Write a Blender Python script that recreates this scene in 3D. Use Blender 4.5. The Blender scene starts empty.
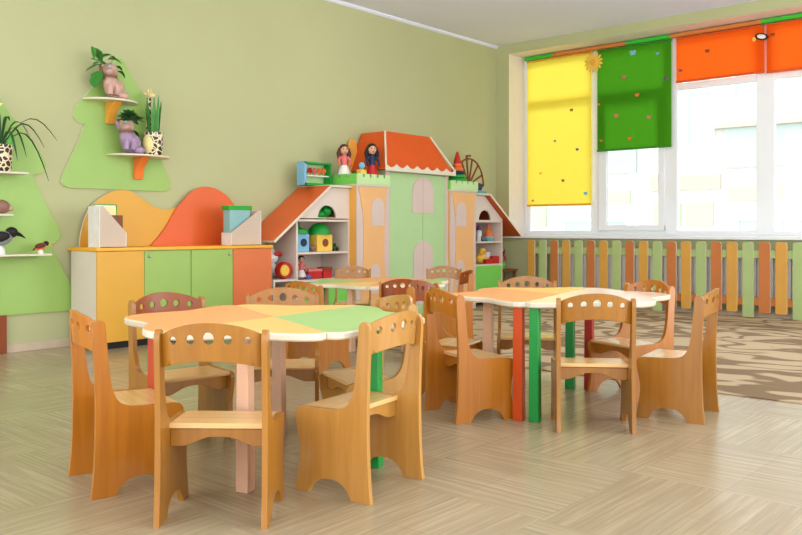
import bpy, bmesh, math, random
from mathutils import Vector, Matrix, Euler
from mathutils.geometry import delaunay_2d_cdt
random.seed(7)
PI = math.pi
S = bpy.context.scene
COL = S.collection
D2R = math.radians

# ------------------------------------------------------------------ materials
def lin(rgb):
    c = [v/255 for v in rgb]
    return tuple((v/12.92 if v <= .04045 else ((v+.055)/1.055)**2.4) for v in c) + (1.0,)

def new_mat(name):
    m = bpy.data.materials.new(name); m.use_nodes = True
    nt = m.node_tree
    return m, nt, nt.nodes['Principled BSDF']

def mat(name, col, rough=.5, spec=.4, var=.06, scale=6, bump=0, metal=0, coat=0):
    """Painted / laminate surface: one colour with a faint mottled variation."""
    m, nt, b = new_mat(name)
    b.inputs['Roughness'].default_value = rough
    b.inputs['Specular IOR Level'].default_value = spec
    b.inputs['Metallic'].default_value = metal
    b.inputs['Coat Weight'].default_value = coat
    tc = nt.nodes.new('ShaderNodeTexCoord')
    n = nt.nodes.new('ShaderNodeTexNoise'); n.inputs['Scale'].default_value = scale; n.inputs['Detail'].default_value = 4
    nt.links.new(tc.outputs['Object'], n.inputs['Vector'])
    r = nt.nodes.new('ShaderNodeValToRGB')
    c = lin(col)
    r.color_ramp.elements[0].position = .3; r.color_ramp.elements[1].position = .7
    r.color_ramp.elements[0].color = tuple(v*(1-var) for v in c[:3])+(1,)
    r.color_ramp.elements[1].color = tuple(min(1, v*(1+var)) for v in c[:3])+(1,)
    nt.links.new(n.outputs['Fac'], r.inputs['Fac'])
    nt.links.new(r.outputs['Color'], b.inputs['Base Color'])
    if bump:
        bp = nt.nodes.new('ShaderNodeBump'); bp.inputs['Strength'].default_value = bump; bp.inputs['Distance'].default_value = .01
        nt.links.new(n.outputs['Fac'], bp.inputs['Height']); nt.links.new(bp.outputs['Normal'], b.inputs['Normal'])
    return m

def wood(name, ca, cb, rough=.32, axis='Z', scale=1.0):
    m, nt, b = new_mat(name)
    tc = nt.nodes.new('ShaderNodeTexCoord')
    mp = nt.nodes.new('ShaderNodeMapping')
    s = {'Z': (34, 34, 2.2), 'X': (2.2, 34, 34), 'Y': (34, 2.2, 34)}[axis]
    mp.inputs['Scale'].default_value = tuple(v*scale for v in s)
    oi = nt.nodes.new('ShaderNodeObjectInfo')
    nt.links.new(tc.outputs['Object'], mp.inputs['Vector'])
    sc = nt.nodes.new('ShaderNodeVectorMath'); sc.operation = 'ADD'
    k = nt.nodes.new('ShaderNodeMath'); k.operation = 'MULTIPLY'; k.inputs[1].default_value = 40
    nt.links.new(oi.outputs['Random'], k.inputs[0])
    nt.links.new(mp.outputs['Vector'], sc.inputs[0]); nt.links.new(k.outputs[0], sc.inputs[1])
    n = nt.nodes.new('ShaderNodeTexNoise'); n.inputs['Scale'].default_value = 1; n.inputs['Detail'].default_value = 5; n.inputs['Roughness'].default_value = .6; n.inputs['Distortion'].default_value = .6
    nt.links.new(sc.outputs['Vector'], n.inputs['Vector'])
    r = nt.nodes.new('ShaderNodeValToRGB')
    r.color_ramp.elements[0].position = .3; r.color_ramp.elements[1].position = .72
    r.color_ramp.elements[0].color = lin(ca); r.color_ramp.elements[1].color = lin(cb)
    nt.links.new(n.outputs['Fac'], r.inputs['Fac'])
    h = nt.nodes.new('ShaderNodeHueSaturation')
    mr = nt.nodes.new('ShaderNodeMapRange'); mr.inputs['To Min'].default_value = .93; mr.inputs['To Max'].default_value = 1.07
    nt.links.new(oi.outputs['Random'], mr.inputs['Value']); nt.links.new(mr.outputs['Result'], h.inputs['Value'])
    nt.links.new(r.outputs['Color'], h.inputs['Color']); nt.links.new(h.outputs['Color'], b.inputs['Base Color'])
    b.inputs['Roughness'].default_value = rough
    b.inputs['Coat Weight'].default_value = .25; b.inputs['Coat Roughness'].default_value = .15
    return m

def fabric(name, col, trans=.5):
    m = bpy.data.materials.new(name); m.use_nodes = True
    nt = m.node_tree; nt.nodes.clear()
    out = nt.nodes.new('ShaderNodeOutputMaterial')
    tc = nt.nodes.new('ShaderNodeTexCoord'); w = nt.nodes.new('ShaderNodeTexNoise'); w.inputs['Scale'].default_value = 120
    nt.links.new(tc.outputs['Object'], w.inputs['Vector'])
    r = nt.nodes.new('ShaderNodeValToRGB'); c = lin(col)
    r.color_ramp.elements[0].color = tuple(v*.96 for v in c[:3])+(1,); r.color_ramp.elements[1].color = c
    nt.links.new(w.outputs['Fac'], r.inputs['Fac'])
    d = nt.nodes.new('ShaderNodeBsdfDiffuse'); t = nt.nodes.new('ShaderNodeBsdfTranslucent'); mx = nt.nodes.new('ShaderNodeMixShader')
    nt.links.new(r.outputs['Color'], d.inputs['Color']); nt.links.new(r.outputs['Color'], t.inputs['Color'])
    mx.inputs['Fac'].default_value = trans
    nt.links.new(d.outputs['BSDF'], mx.inputs[1]); nt.links.new(t.outputs['BSDF'], mx.inputs[2])
    nt.links.new(mx.outputs['Shader'], out.inputs['Surface'])
    return m

def spots(name, base, spot, scale=28, thr=.42):
    m, nt, b = new_mat(name)
    tc = nt.nodes.new('ShaderNodeTexCoord'); v = nt.nodes.new('ShaderNodeTexVoronoi'); v.feature = 'DISTANCE_TO_EDGE'
    v.inputs['Scale'].default_value = scale
    nt.links.new(tc.outputs['Object'], v.inputs['Vector'])
    r = nt.nodes.new('ShaderNodeValToRGB'); r.color_ramp.interpolation = 'CONSTANT'
    r.color_ramp.elements[0].color = lin(base); r.color_ramp.elements[1].color = lin(spot); r.color_ramp.elements[1].position = thr*.25
    nt.links.new(v.outputs['Distance'], r.inputs['Fac']); nt.links.new(r.outputs['Color'], b.inputs['Base Color'])
    b.inputs['Roughness'].default_value = .3
    return m

M = {}
M['wall'] = mat('wall_paint', (187, 189, 143), .75, .2, .025, 1.2)
M['ceiling'] = mat('ceiling_paint', (234, 238, 255), .9, .1, .01, 1)
M['white'] = mat('white_laminate', (222, 207, 193), .4, .4, .02)
M['pvc'] = mat('window_plastic', (238, 240, 242), .3, .5, .01)
M['reveal'] = mat('reveal_plaster', (234, 223, 210), .8, .2, .02)
M['skirt'] = mat('skirting_wood', (205, 185, 160), .5, .3, .08, 9)
M['edge'] = mat('edge_band', (224, 214, 192), .45, .4, .02)
M['wood'] = wood('honey_plywood', (153, 97, 25), (171, 114, 36))
M['woodB'] = wood('amber_plywood', (170, 100, 20), (188, 116, 28))
M['woodL'] = wood('pale_plywood', (177, 123, 52), (192, 141, 69))
M['woodShade'] = wood('shaded_plywood', (130, 58, 9), (154, 72, 14), .45)  # shade on some backrests, put into a darker, redder wood colour
M['woodseat'] = wood('seat_plywood', (230, 181, 113), (243, 200, 137), .25, 'X')
M['t_orange'] = mat('apricot_laminate', (246, 172, 105), .4, .35, .02)
M['t_yellow'] = mat('butter_laminate', (246, 203, 117), .4, .35, .02)
M['t_green'] = mat('mint_laminate', (170, 210, 128), .4, .35, .02)
M['t_cream'] = mat('cream_laminate', (243, 226, 184), .22, .5, .02)
M['t_peach'] = mat('peach_laminate', (244, 212, 188), .22, .5, .02)
M['leg_orange'] = mat('orange_leg_paint', (193, 69, 10), .35, .4, .03)
M['leg_green'] = mat('green_leg_paint', (30, 148, 64), .35, .4, .03)
M['leg_pink'] = mat('beech_leg', (217, 173, 141), .4, .4, .05)
M['leg_red'] = mat('red_leg_paint', (176, 42, 28), .35, .4, .03)
M['cab_yellow'] = mat('cabinet_yellow', (222, 165, 54), .4, .4, .02)
M['cab_orange'] = mat('cabinet_orange', (226, 100, 44), .4, .4, .02)
M['cab_salmon'] = mat('cabinet_salmon', (222, 116, 64), .4, .4, .02)
M['cab_green'] = mat('cabinet_green', (155, 188, 93), .4, .4, .02)
M['top_yellow'] = mat('cabinet_top_yellow', (243, 174, 42), .35, .4, .02)
M['plaque'] = mat('plaque_green', (157, 192, 100), .45, .4, .03)
M['black'] = mat('black_plastic', (29, 27, 26), .5, .3, .05)
M['metal'] = mat('brushed_metal', (184, 180, 173), .3, .5, .03, metal=1)
M['c_green'] = mat('castle_green', (177, 211, 152), .45, .3, .02)
M['c_green2'] = mat('castle_bright_green', (124, 210, 91), .45, .3, .02)
M['c_pale'] = mat('castle_pale_green', (191, 224, 160), .45, .3, .02)
M['c_peach'] = mat('castle_peach', (232, 179, 119), .45, .3, .02)
M['c_amber'] = mat('castle_amber', (238, 174, 78), .45, .3, .02)
M['c_pink'] = mat('castle_pinkish_white', (213, 192, 182), .45, .3, .02)
M['c_roof'] = mat('castle_roof_orange', (218, 89, 32), .5, .3, .03)
M['c_roof2'] = mat('castle_roof_rust', (199, 90, 37), .5, .3, .03)
M['s_bracket'] = mat('bracket_amber', (240, 166, 64), .45, .4, .03)
M['s_bracket2'] = mat('bracket_orange', (239, 127, 53), .45, .4, .03)
M['trunk'] = mat('trunk_brown', (142, 70, 34), .5, .3, .08)
M['leaf'] = mat('leaf_green', (63, 138, 52), .45, .4, .25, 14)
M['leafD'] = mat('leaf_dark', (44, 90, 42), .45, .4, .3, 14)
M['leafL'] = mat('leaf_fresh', (87, 176, 74), .45, .4, .2, 14)
M['giraffe'] = spots('giraffe_spots', (241, 227, 189), (63, 42, 28), 26, .36)
M['cream_y'] = mat('glazed_cream', (245, 227, 154), .3, .5, .04)
M['fig_pink'] = mat('glazed_pink_clay', (201, 161, 146), .35, .4, .18, 22)
M['fig_lilac'] = mat('glazed_lilac_clay', (165, 138, 169), .35, .4, .15, 20)
M['fig_brown'] = mat('glazed_brown_clay', (147, 105, 91), .4, .4, .15, 20)
M['eye'] = mat('pale_blue_glaze', (165, 200, 220), .2, .5, .02)
M['red'] = mat('toy_red', (192, 34, 30), .4, .4, .03)
M['pink'] = mat('toy_pink', (224, 115, 111), .4, .4, .05)
M['blue'] = mat('toy_blue', (63, 111, 184), .4, .4, .03)
M['navy'] = mat('toy_navy', (35, 48, 79), .5, .3, .05)
M['teal'] = mat('toy_teal', (87, 163, 160), .4, .4, .03)
M['ltblue'] = mat('toy_light_blue', (127, 185, 216), .4, .4, .03)
M['tgreen'] = mat('toy_green', (23, 154, 53), .4, .4, .03)
M['tyellow'] = mat('toy_yellow', (242, 198, 79), .4, .4, .03)
M['torange'] = mat('toy_orange', (238, 119, 51), .4, .4, .03)
M['twhite'] = mat('toy_white', (241, 235, 230), .5, .3, .03)
M['violet'] = mat('toy_violet', (122, 76, 134), .4, .4, .03)
M['skin'] = mat('doll_skin', (227, 172, 144), .5, .3, .02)
M['hairb'] = mat('doll_brown_hair', (91, 52, 36), .6, .3, .15, 40)
M['hairk'] = mat('doll_black_hair', (25, 21, 20), .5, .3, .1, 40)
M['stick'] = mat('stick_wood', (138, 80, 52), .6, .2, .15, 20)
M['bird_grey'] = mat('bird_grey_paint', (140, 143, 148), .5, .3, .05)
M['brown'] = mat('brown_board', (132, 73, 44), .5, .3, .08)
M['card'] = mat('holder_cardboard', (207, 187, 167), .7, .2, .04)
M['cardw'] = mat('holder_white_spine', (230, 223, 217), .6, .2, .08, 18)
M['booklet'] = mat('booklet_blue', (143, 188, 188), .5, .3, .06)
M['gtop'] = mat('folder_green', (47, 165, 44), .5, .3, .03)
M['b_yellow'] = fabric('yellow_blind_cloth', (255, 234, 90), .55)
M['b_green'] = fabric('green_blind_cloth', (77, 156, 32), .35)
M['b_orange'] = fabric('orange_blind_cloth', (255, 106, 30), .42)
M['b_yd'] = mat('yellow_bar', (232, 168, 42), .5, .3)
M['b_gd'] = mat('green_bar', (53, 134, 28), .5, .3)
M['b_od'] = mat('orange_bar', (217, 86, 26), .5, .3)
M['railg'] = mat('rail_green', (53, 192, 46), .4, .3)
M['railo'] = mat('rail_orange', (208, 127, 55), .4, .3)
M['p_yellow'] = mat('picket_yellow', (214, 158, 68), .45, .4, .03)
M['p_green'] = mat('picket_green', (172, 193, 126), .45, .4, .03)
M['p_orange'] = mat('picket_orange', (197, 117, 58), .45, .4, .03)
M['radiator'] = mat('radiator_enamel', (217, 211, 202), .4, .4, .02)
M['tint'] = mat('brown_decor', (140, 90, 60), .6, .2)
M['facade'] = mat('facade_render', (208, 206, 200), .9, .1, .02, .6)
M['facade2'] = mat('facade_beige', (182, 173, 162), .9, .1, .02, .6)
M['fglass'] = mat('facade_glass', (168, 183, 178), .12, .5, .05, .7)
M['fgreen'] = mat('facade_green_panel', (178, 194, 163), .7, .2, .04, .6)
M['paving'] = mat('yard_paving', (216, 213, 204), .9, .1, .04, .4)

def make_glass():
    m = bpy.data.materials.new('window_glass'); m.use_nodes = True
    nt = m.node_tree; nt.nodes.clear()
    out = nt.nodes.new('ShaderNodeOutputMaterial')
    t = nt.nodes.new('ShaderNodeBsdfTransparent'); t.inputs['Color'].default_value = (.97, .985, .98, 1)
    g = nt.nodes.new('ShaderNodeBsdfGlossy'); g.inputs['Roughness'].default_value = .02
    f = nt.nodes.new('ShaderNodeFresnel'); f.inputs['IOR'].default_value = 1.35
    mx = nt.nodes.new('ShaderNodeMixShader')
    nt.links.new(f.outputs['Fac'], mx.inputs['Fac']); nt.links.new(t.outputs['BSDF'], mx.inputs[1]); nt.links.new(g.outputs['BSDF'], mx.inputs[2])
    nt.links.new(mx.outputs['Shader'], out.inputs['Surface'])
    return m
M['glass'] = make_glass()

def make_floor():
    m, nt, b = new_mat('laminate_floor')
    L = nt.links.new; N = nt.nodes.new
    tc = N('ShaderNodeTexCoord')
    # checker of parquet blocks, strips turned by 90 degrees in every other block
    ck = N('ShaderNodeTexChecker'); ck.inputs['Scale'].default_value = 1/.62
    ck.inputs['Color1'].default_value = (0, 0, 0, 1); ck.inputs['Color2'].default_value = (1, 1, 1, 1)
    off = N('ShaderNodeMapping'); off.inputs['Location'].default_value = (.13, .21, .31)
    L(tc.outputs['Object'], off.inputs['Vector']); L(off.outputs['Vector'], ck.inputs['Vector'])
    def streak(scale):
        mp = N('ShaderNodeMapping'); mp.inputs['Scale'].default_value = scale
        L(tc.outputs['Object'], mp.inputs['Vector'])
        n = N('ShaderNodeTexNoise'); n.inputs['Scale'].default_value = 1; n.inputs['Detail'].default_value = 7; n.inputs['Roughness'].default_value = .68
        L(mp.outputs['Vector'], n.inputs['Vector']); return n
    a = streak((1.8, 52, 1)); c = streak((52, 1.8, 1))
    mix = N('ShaderNodeMix'); mix.data_type = 'FLOAT'
    L(ck.outputs['Fac'], mix.inputs['Factor']); L(a.outputs['Fac'], mix.inputs['A']); L(c.outputs['Fac'], mix.inputs['B'])
    big = N('ShaderNodeTexNoise'); big.inputs['Scale'].default_value = 2.2; big.inputs['Detail'].default_value = 3
    L(tc.outputs['Object'], big.inputs['Vector'])
    add = N('ShaderNodeMath'); add.operation = 'MULTIPLY_ADD'; add.inputs[1].default_value = .35
    L(big.outputs['Fac'], add.inputs[0]); L(mix.outputs['Result'], add.inputs[2])
    r = N('ShaderNodeValToRGB')
    e = r.color_ramp.elements
    e[0].position = .40; e[0].color = lin((150, 133, 106)); e[1].position = .98; e[1].color = lin((194, 178, 145))
    x = e.new(.66); x.color = lin((165, 148, 117))
    L(add.outputs[0], r.inputs['Fac'])
    # thin seams between the strips
    br = N('ShaderNodeTexBrick'); br.inputs['Scale'].default_value = 1; br.inputs['Brick Width'].default_value = .62; br.inputs['Row Height'].default_value = .31
    br.inputs['Mortar Size'].default_value = .003; br.inputs['Color1'].default_value = (1, 1, 1, 1); br.inputs['Color2'].default_value = (.93, .93, .93, 1); br.inputs['Mortar'].default_value = (.9, .89, .87, 1)
    L(off.outputs['Vector'], br.inputs['Vector'])
    mul = N('ShaderNodeMix'); mul.data_type = 'RGBA'; mul.blend_type = 'MULTIPLY'; mul.inputs['Factor'].default_value = 1
    L(r.outputs['Color'], mul.inputs['A']); L(br.outputs['Color'], mul.inputs['B'])
    L(mul.outputs['Result'], b.inputs['Base Color'])
    b.inputs['Roughness'].default_value = .27
    b.inputs['Specular IOR Level'].default_value = .5
    return m
M['floor'] = make_floor()

def make_rug():
    m, nt, b = new_mat('patterned_carpet')
    L = nt.links.new; N = nt.nodes.new
    tc = N('ShaderNodeTexCoord'); mp = N('ShaderNodeMapping'); mp.inputs['Scale'].default_value = (1.5, 1.0, 1)
    mp.inputs['Rotation'].default_value = (0, 0, .5)
    L(tc.outputs['Object'], mp.inputs['Vector'])
    n = N('ShaderNodeTexNoise'); n.inputs['Scale'].default_value = 1.7; n.inputs['Detail'].default_value = 1.2; n.inputs['Distortion'].default_value = 1.1
    L(mp.outputs['Vector'], n.inputs['Vector'])
    w = N('ShaderNodeMath'); w.operation = 'MULTIPLY'; w.inputs[1].default_value = 5.2
    L(n.outputs['Fac'], w.inputs[0])
    s = N('ShaderNodeMath'); s.operation = 'SINE'; s_in = w.outputs[0]
    k = N('ShaderNodeMath'); k.operation = 'MULTIPLY'; k.inputs[1].default_value = 3.0
    L(s_in, k.inputs[0]); L(k.outputs[0], s.inputs[0])
    r = N('ShaderNodeValToRGB')
    e = r.color_ramp.elements
    e[0].position = .40; e[0].color = lin((188, 166, 134)); e[1].position = .85; e[1].color = lin((134, 112, 86))
    L(s.outputs[0], r.inputs['Fac'])
    f = N('ShaderNodeTexNoise'); f.inputs['Scale'].default_value = 160
    L(tc.outputs['Object'], f.inputs['Vector'])
    bp = N('ShaderNodeBump'); bp.inputs['Strength'].default_value = .3; bp.inputs['Distance'].default_value = .004
    L(f.outputs['Fac'], bp.inputs['Height']); L(bp.outputs['Normal'], b.inputs['Normal'])
    L(r.outputs['Color'], b.inputs['Base Color'])
    b.inputs['Roughness'].default_value = .95; b.inputs['Specular IOR Level'].default_value = .1
    return m
M['rug'] = make_rug()

# ------------------------------------------------------------------ mesh builder
class MB:
    def __init__(s): s.v = []; s.f = []; s.mi = []
    def add(s, vs, fs, mi=0):
        o = len(s.v); s.v += [tuple(v) for v in vs]
        for k, f in enumerate(fs):
            s.f.append(tuple(i+o for i in f)); s.mi.append(mi[k] if isinstance(mi, (list, tuple)) else mi)
        return s
    def box(s, x0, x1, y0, y1, z0, z1, mi=0):
        v = [(x, y, z) for x in (x0, x1) for y in (y0, y1) for z in (z0, z1)]
        f = [(0, 1, 3, 2), (4, 6, 7, 5), (0, 4, 5, 1), (2, 3, 7, 6), (0, 2, 6, 4), (1, 5, 7, 3)]
        return s.add(v, f, mi)
    def hexa(s, a, b, mi=0):
        """a, b: two quads (4 points each) joined"""
        return s.add(list(a)+list(b), [(0, 1, 2, 3), (7, 6, 5, 4), (0, 4, 5, 1), (1, 5, 6, 2), (2, 6, 7, 3), (3, 7, 4, 0)], mi)
    def tube(s, pts, rad, n=8, mi=0):
        pts = [Vector(p) for p in pts]
        if not isinstance(rad, (list, tuple)): rad = [rad]*len(pts)
        o = []; fs = []
        for i, p in enumerate(pts):
            t = (pts[min(i+1, len(pts)-1)]-pts[max(i-1, 0)]).normalized()
            a = t.orthogonal().normalized() if i == 0 else (a-t*a.dot(t)).normalized()
            b = t.cross(a)
            o += [p+(a*math.cos(2*PI*k/n)+b*math.sin(2*PI*k/n))*rad[i] for k in range(n)]
        for i in range(len(pts)-1):
            for k in range(n):
                fs.append((i*n+k, i*n+(k+1) % n, (i+1)*n+(k+1) % n, (i+1)*n+k))
        fs.append(tuple(range(n))[::-1]); fs.append(tuple((len(pts)-1)*n+k for k in range(n)))
        return s.add(o, fs, mi)
    def ell(s, c, r, mi=0, n=14, m=9, rot=None):
        if not isinstance(r, (list, tuple)): r = (r, r, r)
        R = Euler(rot).to_matrix() if rot else None
        c = Vector(c); vs = []; fs = []
        for j in range(1, m):
            t = PI*j/m
            for i in range(n):
                a = 2*PI*i/n
                p = Vector((r[0]*math.sin(t)*math.cos(a), r[1]*math.sin(t)*math.sin(a), r[2]*math.cos(t)))
                vs.append(c+(R @ p if R else p))
        for q in (Vector((0, 0, r[2])), Vector((0, 0, -r[2]))): vs.append(c+(R @ q if R else q))
        T = len(vs)-2; B = len(vs)-1
        for j in range(m-2):
            for i in range(n):
                fs.append((j*n+i, (j+1)*n+i, (j+1)*n+(i+1) % n, j*n+(i+1) % n))
        for i in range(n):
            fs.append((T, i, (i+1) % n)); fs.append((B, (m-2)*n+(i+1) % n, (m-2)*n+i))
        return s.add(vs, fs, mi)
    def lathe(s, prof, c=(0, 0, 0), n=18, mi=0):
        vs = []; fs = []; c = Vector(c)
        for r, z in prof:
            for k in range(n): vs.append(c+Vector((r*math.cos(2*PI*k/n), r*math.sin(2*PI*k/n), z)))
        for j in range(len(prof)-1):
            for k in range(n): fs.append((j*n+k, j*n+(k+1) % n, (j+1)*n+(k+1) % n, (j+1)*n+k))
        fs.append(tuple(range(n))[::-1]); fs.append(tuple((len(prof)-1)*n+k for k in range(n)))
        return s.add(vs, fs, mi)
    def sheet(s, outline, holes, t, fn, step=None, mi=(0, 0, 0)):
        """Panel cut from sheet material. fn(u,v,w) places it, w in 0..t. mi: front, back, edge"""
        rings = [list(outline)]+[list(h) for h in holes]
        vs = []; es = []
        for r in rings:
            o = len(vs); vs += [Vector(p) for p in r]
            es += [(o+i, o+(i+1) % len(r)) for i in range(len(r))]
        def inside(p, r):
            c = False; j = len(r)-1
            for i in range(len(r)):
                if (r[i][1] > p[1]) != (r[j][1] > p[1]) and p[0] < (r[j][0]-r[i][0])*(p[1]-r[i][1])/(r[j][1]-r[i][1])+r[i][0]: c = not c
                j = i
            return c
        if step:
            us = [p[0] for p in rings[0]]; ws = [p[1] for p in rings[0]]
            u = min(us)+step/2
            while u < max(us):
                w = min(ws)+step/2
                while w < max(ws):
                    if inside((u, w), rings[0]) and not any(inside((u, w), h) for h in rings[1:]): vs.append(Vector((u, w)))
                    w += step
                u += step
        ov, oe, of = delaunay_2d_cdt(vs, es, [], 0, 1e-6)[:3]
        tri = []
        for f in of:
            c = sum((ov[i] for i in f), Vector((0, 0)))/len(f)
            if inside(c, rings[0]) and not any(inside(c, h) for h in rings[1:]): tri.append(tuple(f))
        n = len(ov)
        V = [fn(p[0], p[1], 0) for p in ov]+[fn(p[0], p[1], t) for p in ov]
        F = []; I = []
        cnt = {}
        for f in tri:
            F.append(f); I.append(mi[1]); F.append(tuple(i+n for i in reversed(f))); I.append(mi[0])
            for k in range(len(f)):
                a, b = f[k], f[(k+1) % len(f)]
                cnt[(a, b)] = 1
        for (a, b) in list(cnt):
            if (b, a) not in cnt:
                F.append((b, a, a+n, b+n)); I.append(mi[2])
        return s.add(V, F, I)
    def leaf(s, pts, w, mi=0, up=(0, 0, 1), fold=.25):
        """a strip leaf along pts; w: list of half widths"""
        pts = [Vector(p) for p in pts]; V = []; F = []
        for i, p in enumerate(pts):
            t = (pts[min(i+1, len(pts)-1)]-pts[max(i-1, 0)]).normalized()
            sd = t.cross(Vector(up))
            if sd.length < 1e-3: sd = t.cross(Vector((1, .3, 0)))
            sd.normalize(); nn = sd.cross(t)
            V += [p+sd*w[i]+nn*w[i]*fold, p, p-sd*w[i]+nn*w[i]*fold, p-nn*.0015]
        for i in range(len(pts)-1):
            a, b = i*4, i*4+4
            F += [(a, a+1, b+1, b), (a+1, a+2, b+2, b+1), (a+2, a+3, b+3, b+2), (a+3, a, b, b+3)]
        F += [(0, 3, 2, 1), tuple(len(V)-4+k for k in (0, 1, 2, 3))]
        return s.add(V, F, mi)
    def build(s, name, mats, parent=None, bevel=0, smooth=35, loc=None, seg=2):
        if not isinstance(mats, (list, tuple)): mats = [mats]
        off = Vector(loc) if loc else (parent_base(parent) if parent else Vector((0, 0, 0)))
        me = bpy.data.meshes.new(name)
        me.from_pydata([tuple(Vector(v)-off) for v in s.v], [], s.f)
        for m in mats: me.materials.append(M[m] if isinstance(m, str) else m)
        for p, i in zip(me.polygons, s.mi): p.material_index = i
        bm = bmesh.new(); bm.from_mesh(me)
        bmesh.ops.recalc_face_normals(bm, faces=bm.faces); bm.to_mesh(me); bm.free()
        if smooth:
            me.shade_smooth(); me.set_sharp_from_angle(angle=D2R(smooth))
        o = bpy.data.objects.new(name, me); COL.objects.link(o)
        if bevel:
            b = o.modifiers.new('edge', 'BEVEL'); b.width = bevel; b.segments = seg; b.limit_method = 'ANGLE'; b.angle_limit = D2R(50)
        if loc: o.location = loc
        if parent: o.parent = parent; o.location = (0, 0, 0) if not loc else Vector(loc)-parent_base(parent)
        return o

def parent_base(o):
    v = Vector((0, 0, 0))
    while o is not None: v = v+o.location; o = o.parent
    return v
def thing(name, label, cat, loc=(0, 0, 0), group=None):
    o = bpy.data.objects.new(name, None); COL.objects.link(o); o.location = loc
    o.empty_display_size = .05
    return tag(o, label, cat, group)
def tag(o, label, cat, group=None, kind=None):
    o['label'] = label; o['category'] = cat
    if group: o['group'] = group
    if kind: o['kind'] = kind
    return o
def struct(o): o['kind'] = 'structure'; return o
def lab(o, label): o['label'] = label; return o
def kids(o): return [c for c in bpy.data.objects if c.parent is o]
def copy_tree(o):
    c = o.copy(); COL.objects.link(c)
    for ch in kids(o):
        d = ch.copy(); COL.objects.link(d); d.parent = c
        for g in kids(ch):
            e = g.copy(); COL.objects.link(e); e.parent = d
    return c

def arc(cx, cy, r, a0, a1, n, ry=None):
    ry = r if ry is None else ry
    return [(cx+r*math.cos(D2R(a0+(a1-a0)*i/n)), cy+ry*math.sin(D2R(a0+(a1-a0)*i/n))) for i in range(n+1)]
def ring(cx, cy, rx, ry, n=16): return arc(cx, cy, rx, 0, 360, n, ry)[:-1]
def smooth_path(pts, sub=4, closed=False):
    """Catmull-Rom through the points"""
    P = [Vector(p) for p in pts]; n = len(P); out = []
    rng = range(n) if closed else range(n-1)
    for i in rng:
        p0 = P[(i-1) % n] if closed or i > 0 else P[i]; p1 = P[i]; p2 = P[(i+1) % n]
        p3 = P[(i+2) % n] if closed or i+2 < n else p2
        for k in range(sub):
            t = k/sub
            out.append(tuple(.5*((2*p1)+(p2-p0)*t+(2*p0-5*p1+4*p2-p3)*t*t+(3*p1-p0-3*p2+p3)*t**3)))
    if not closed: out.append(tuple(P[-1]))
    return out
def XZ(y, sgn=-1): return lambda u, v, w: (u, y+sgn*w, v)      # a panel parallel to the back wall, growing towards the room

# ------------------------------------------------------------------ the room (corner of back wall and window wall at the origin)
RX0, RY0, H = -10.6, -7.4, 3.1
struct(MB().box(RX0, .5, RY0, .2, -.12, 0).build('floor', 'floor', smooth=0))
struct(MB().box(RX0, .5, RY0, .2, H, H+.12).build('ceiling', 'ceiling', smooth=0))
struct(MB().box(RX0, 0, 0, .2, 0, H).build('wall_back', 'wall', smooth=0))
OY0, OY1, OZ0, OZ1 = -7.2, -.19, .752, 2.985      # window opening
w = MB()
w.box(0, .42, RY0, .2, 0, OZ0); w.box(0, .42, RY0, .2, OZ1, H); w.box(0, .42, OY1, .2, OZ0, OZ1); w.box(0, .42, RY0, OY0, OZ0, OZ1)
wo = w.build('wall_window', ['wall', 'reveal'], smooth=0)
for p in wo.data.polygons:        # plastered reveal faces of the opening
    c = p.center
    if .05 < c.x < .4 and (abs(c.z-OZ1) < .01 and p.normal.z < -.5 or abs(c.y-OY1) < .01 and p.normal.y < -.5): p.material_index = 1
struct(wo)
struct(MB().box(RX0, -.0, -.016, 0, 0, .055).build('baseboard_back', 'skirt', smooth=0))
struct(MB().box(-.016, 0, RY0, -.016, 0, .055).build('baseboard_window', 'skirt', smooth=0))
# cove along the ceiling
cv = MB(); cv.sheet([(0, H), (0, H-.03), (-.014, H-.026), (-.03, H-.012), (-.034, H)], [], RX0*-1, lambda u, v, w: (-w, u, v))
struct(cv.build('trim_1', 'ceiling', smooth=0))

# ------------------------------------------------------------------ window
win = thing('window_1', '', 'x', (.36, -2, .8)); del win['label']; del win['category']; struct(win)
fx0, fx1 = .335, .395
fr = MB()
posts = [(-.27, -.19), (-1.215, -1.111), (-2.149, -2.013), (-3.158, -2.982), (-4.10, -3.98), (-5.05, -4.93), (-6.05, -5.93), (-7.2, -7.12)]
for a, b in posts: fr.box(fx0, fx1, a, b, .80, OZ1)
fr.box(fx0+.002, fx1-.002, -7.2, -.19, .78, .842); fr.box(fx0+.002, fx1-.002, -7.2, -.19, 2.90, OZ1)
fr.box(fx0+.004, fx1-.004, -7.2, -.19, 2.37, 2.44)
fr.build('window_frame', 'pvc', win, bevel=.004)
sash = MB()
ya, yb = -2.013, -1.215
sash.box(.318, .372, yb-.10, yb, .842, 2.37); sash.box(.318, .372, ya, ya+.072, .842, 2.37)
sash.box(.319, .371, ya, yb, .842, .905); sash.box(.319, .371, ya, yb, 2.29, 2.37)
so = sash.build('window_sash', 'pvc', win, bevel=.004)
MB().box(.300, .318, -1.985, -1.965, 1.45, 1.49).box(.288, .302, -1.984, -1.966, 1.35, 1.49).build('handle', 'pvc', so, bevel=.003)
gl = MB()
for k in range(len(posts)-1):
    a = posts[k+1][1]; b = posts[k][0]
    for z0, z1 in ((.842, 2.37), (2.44, 2.90)):
        gl.box(.362, .366, a, b, z0, z1)
gl.build('window_pane', 'glass', win, smooth=0)
struct(MB().box(-.055, .335, -7.2, -.14, .752, .786).build('trim_2', 'pvc', bevel=.006))

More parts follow.
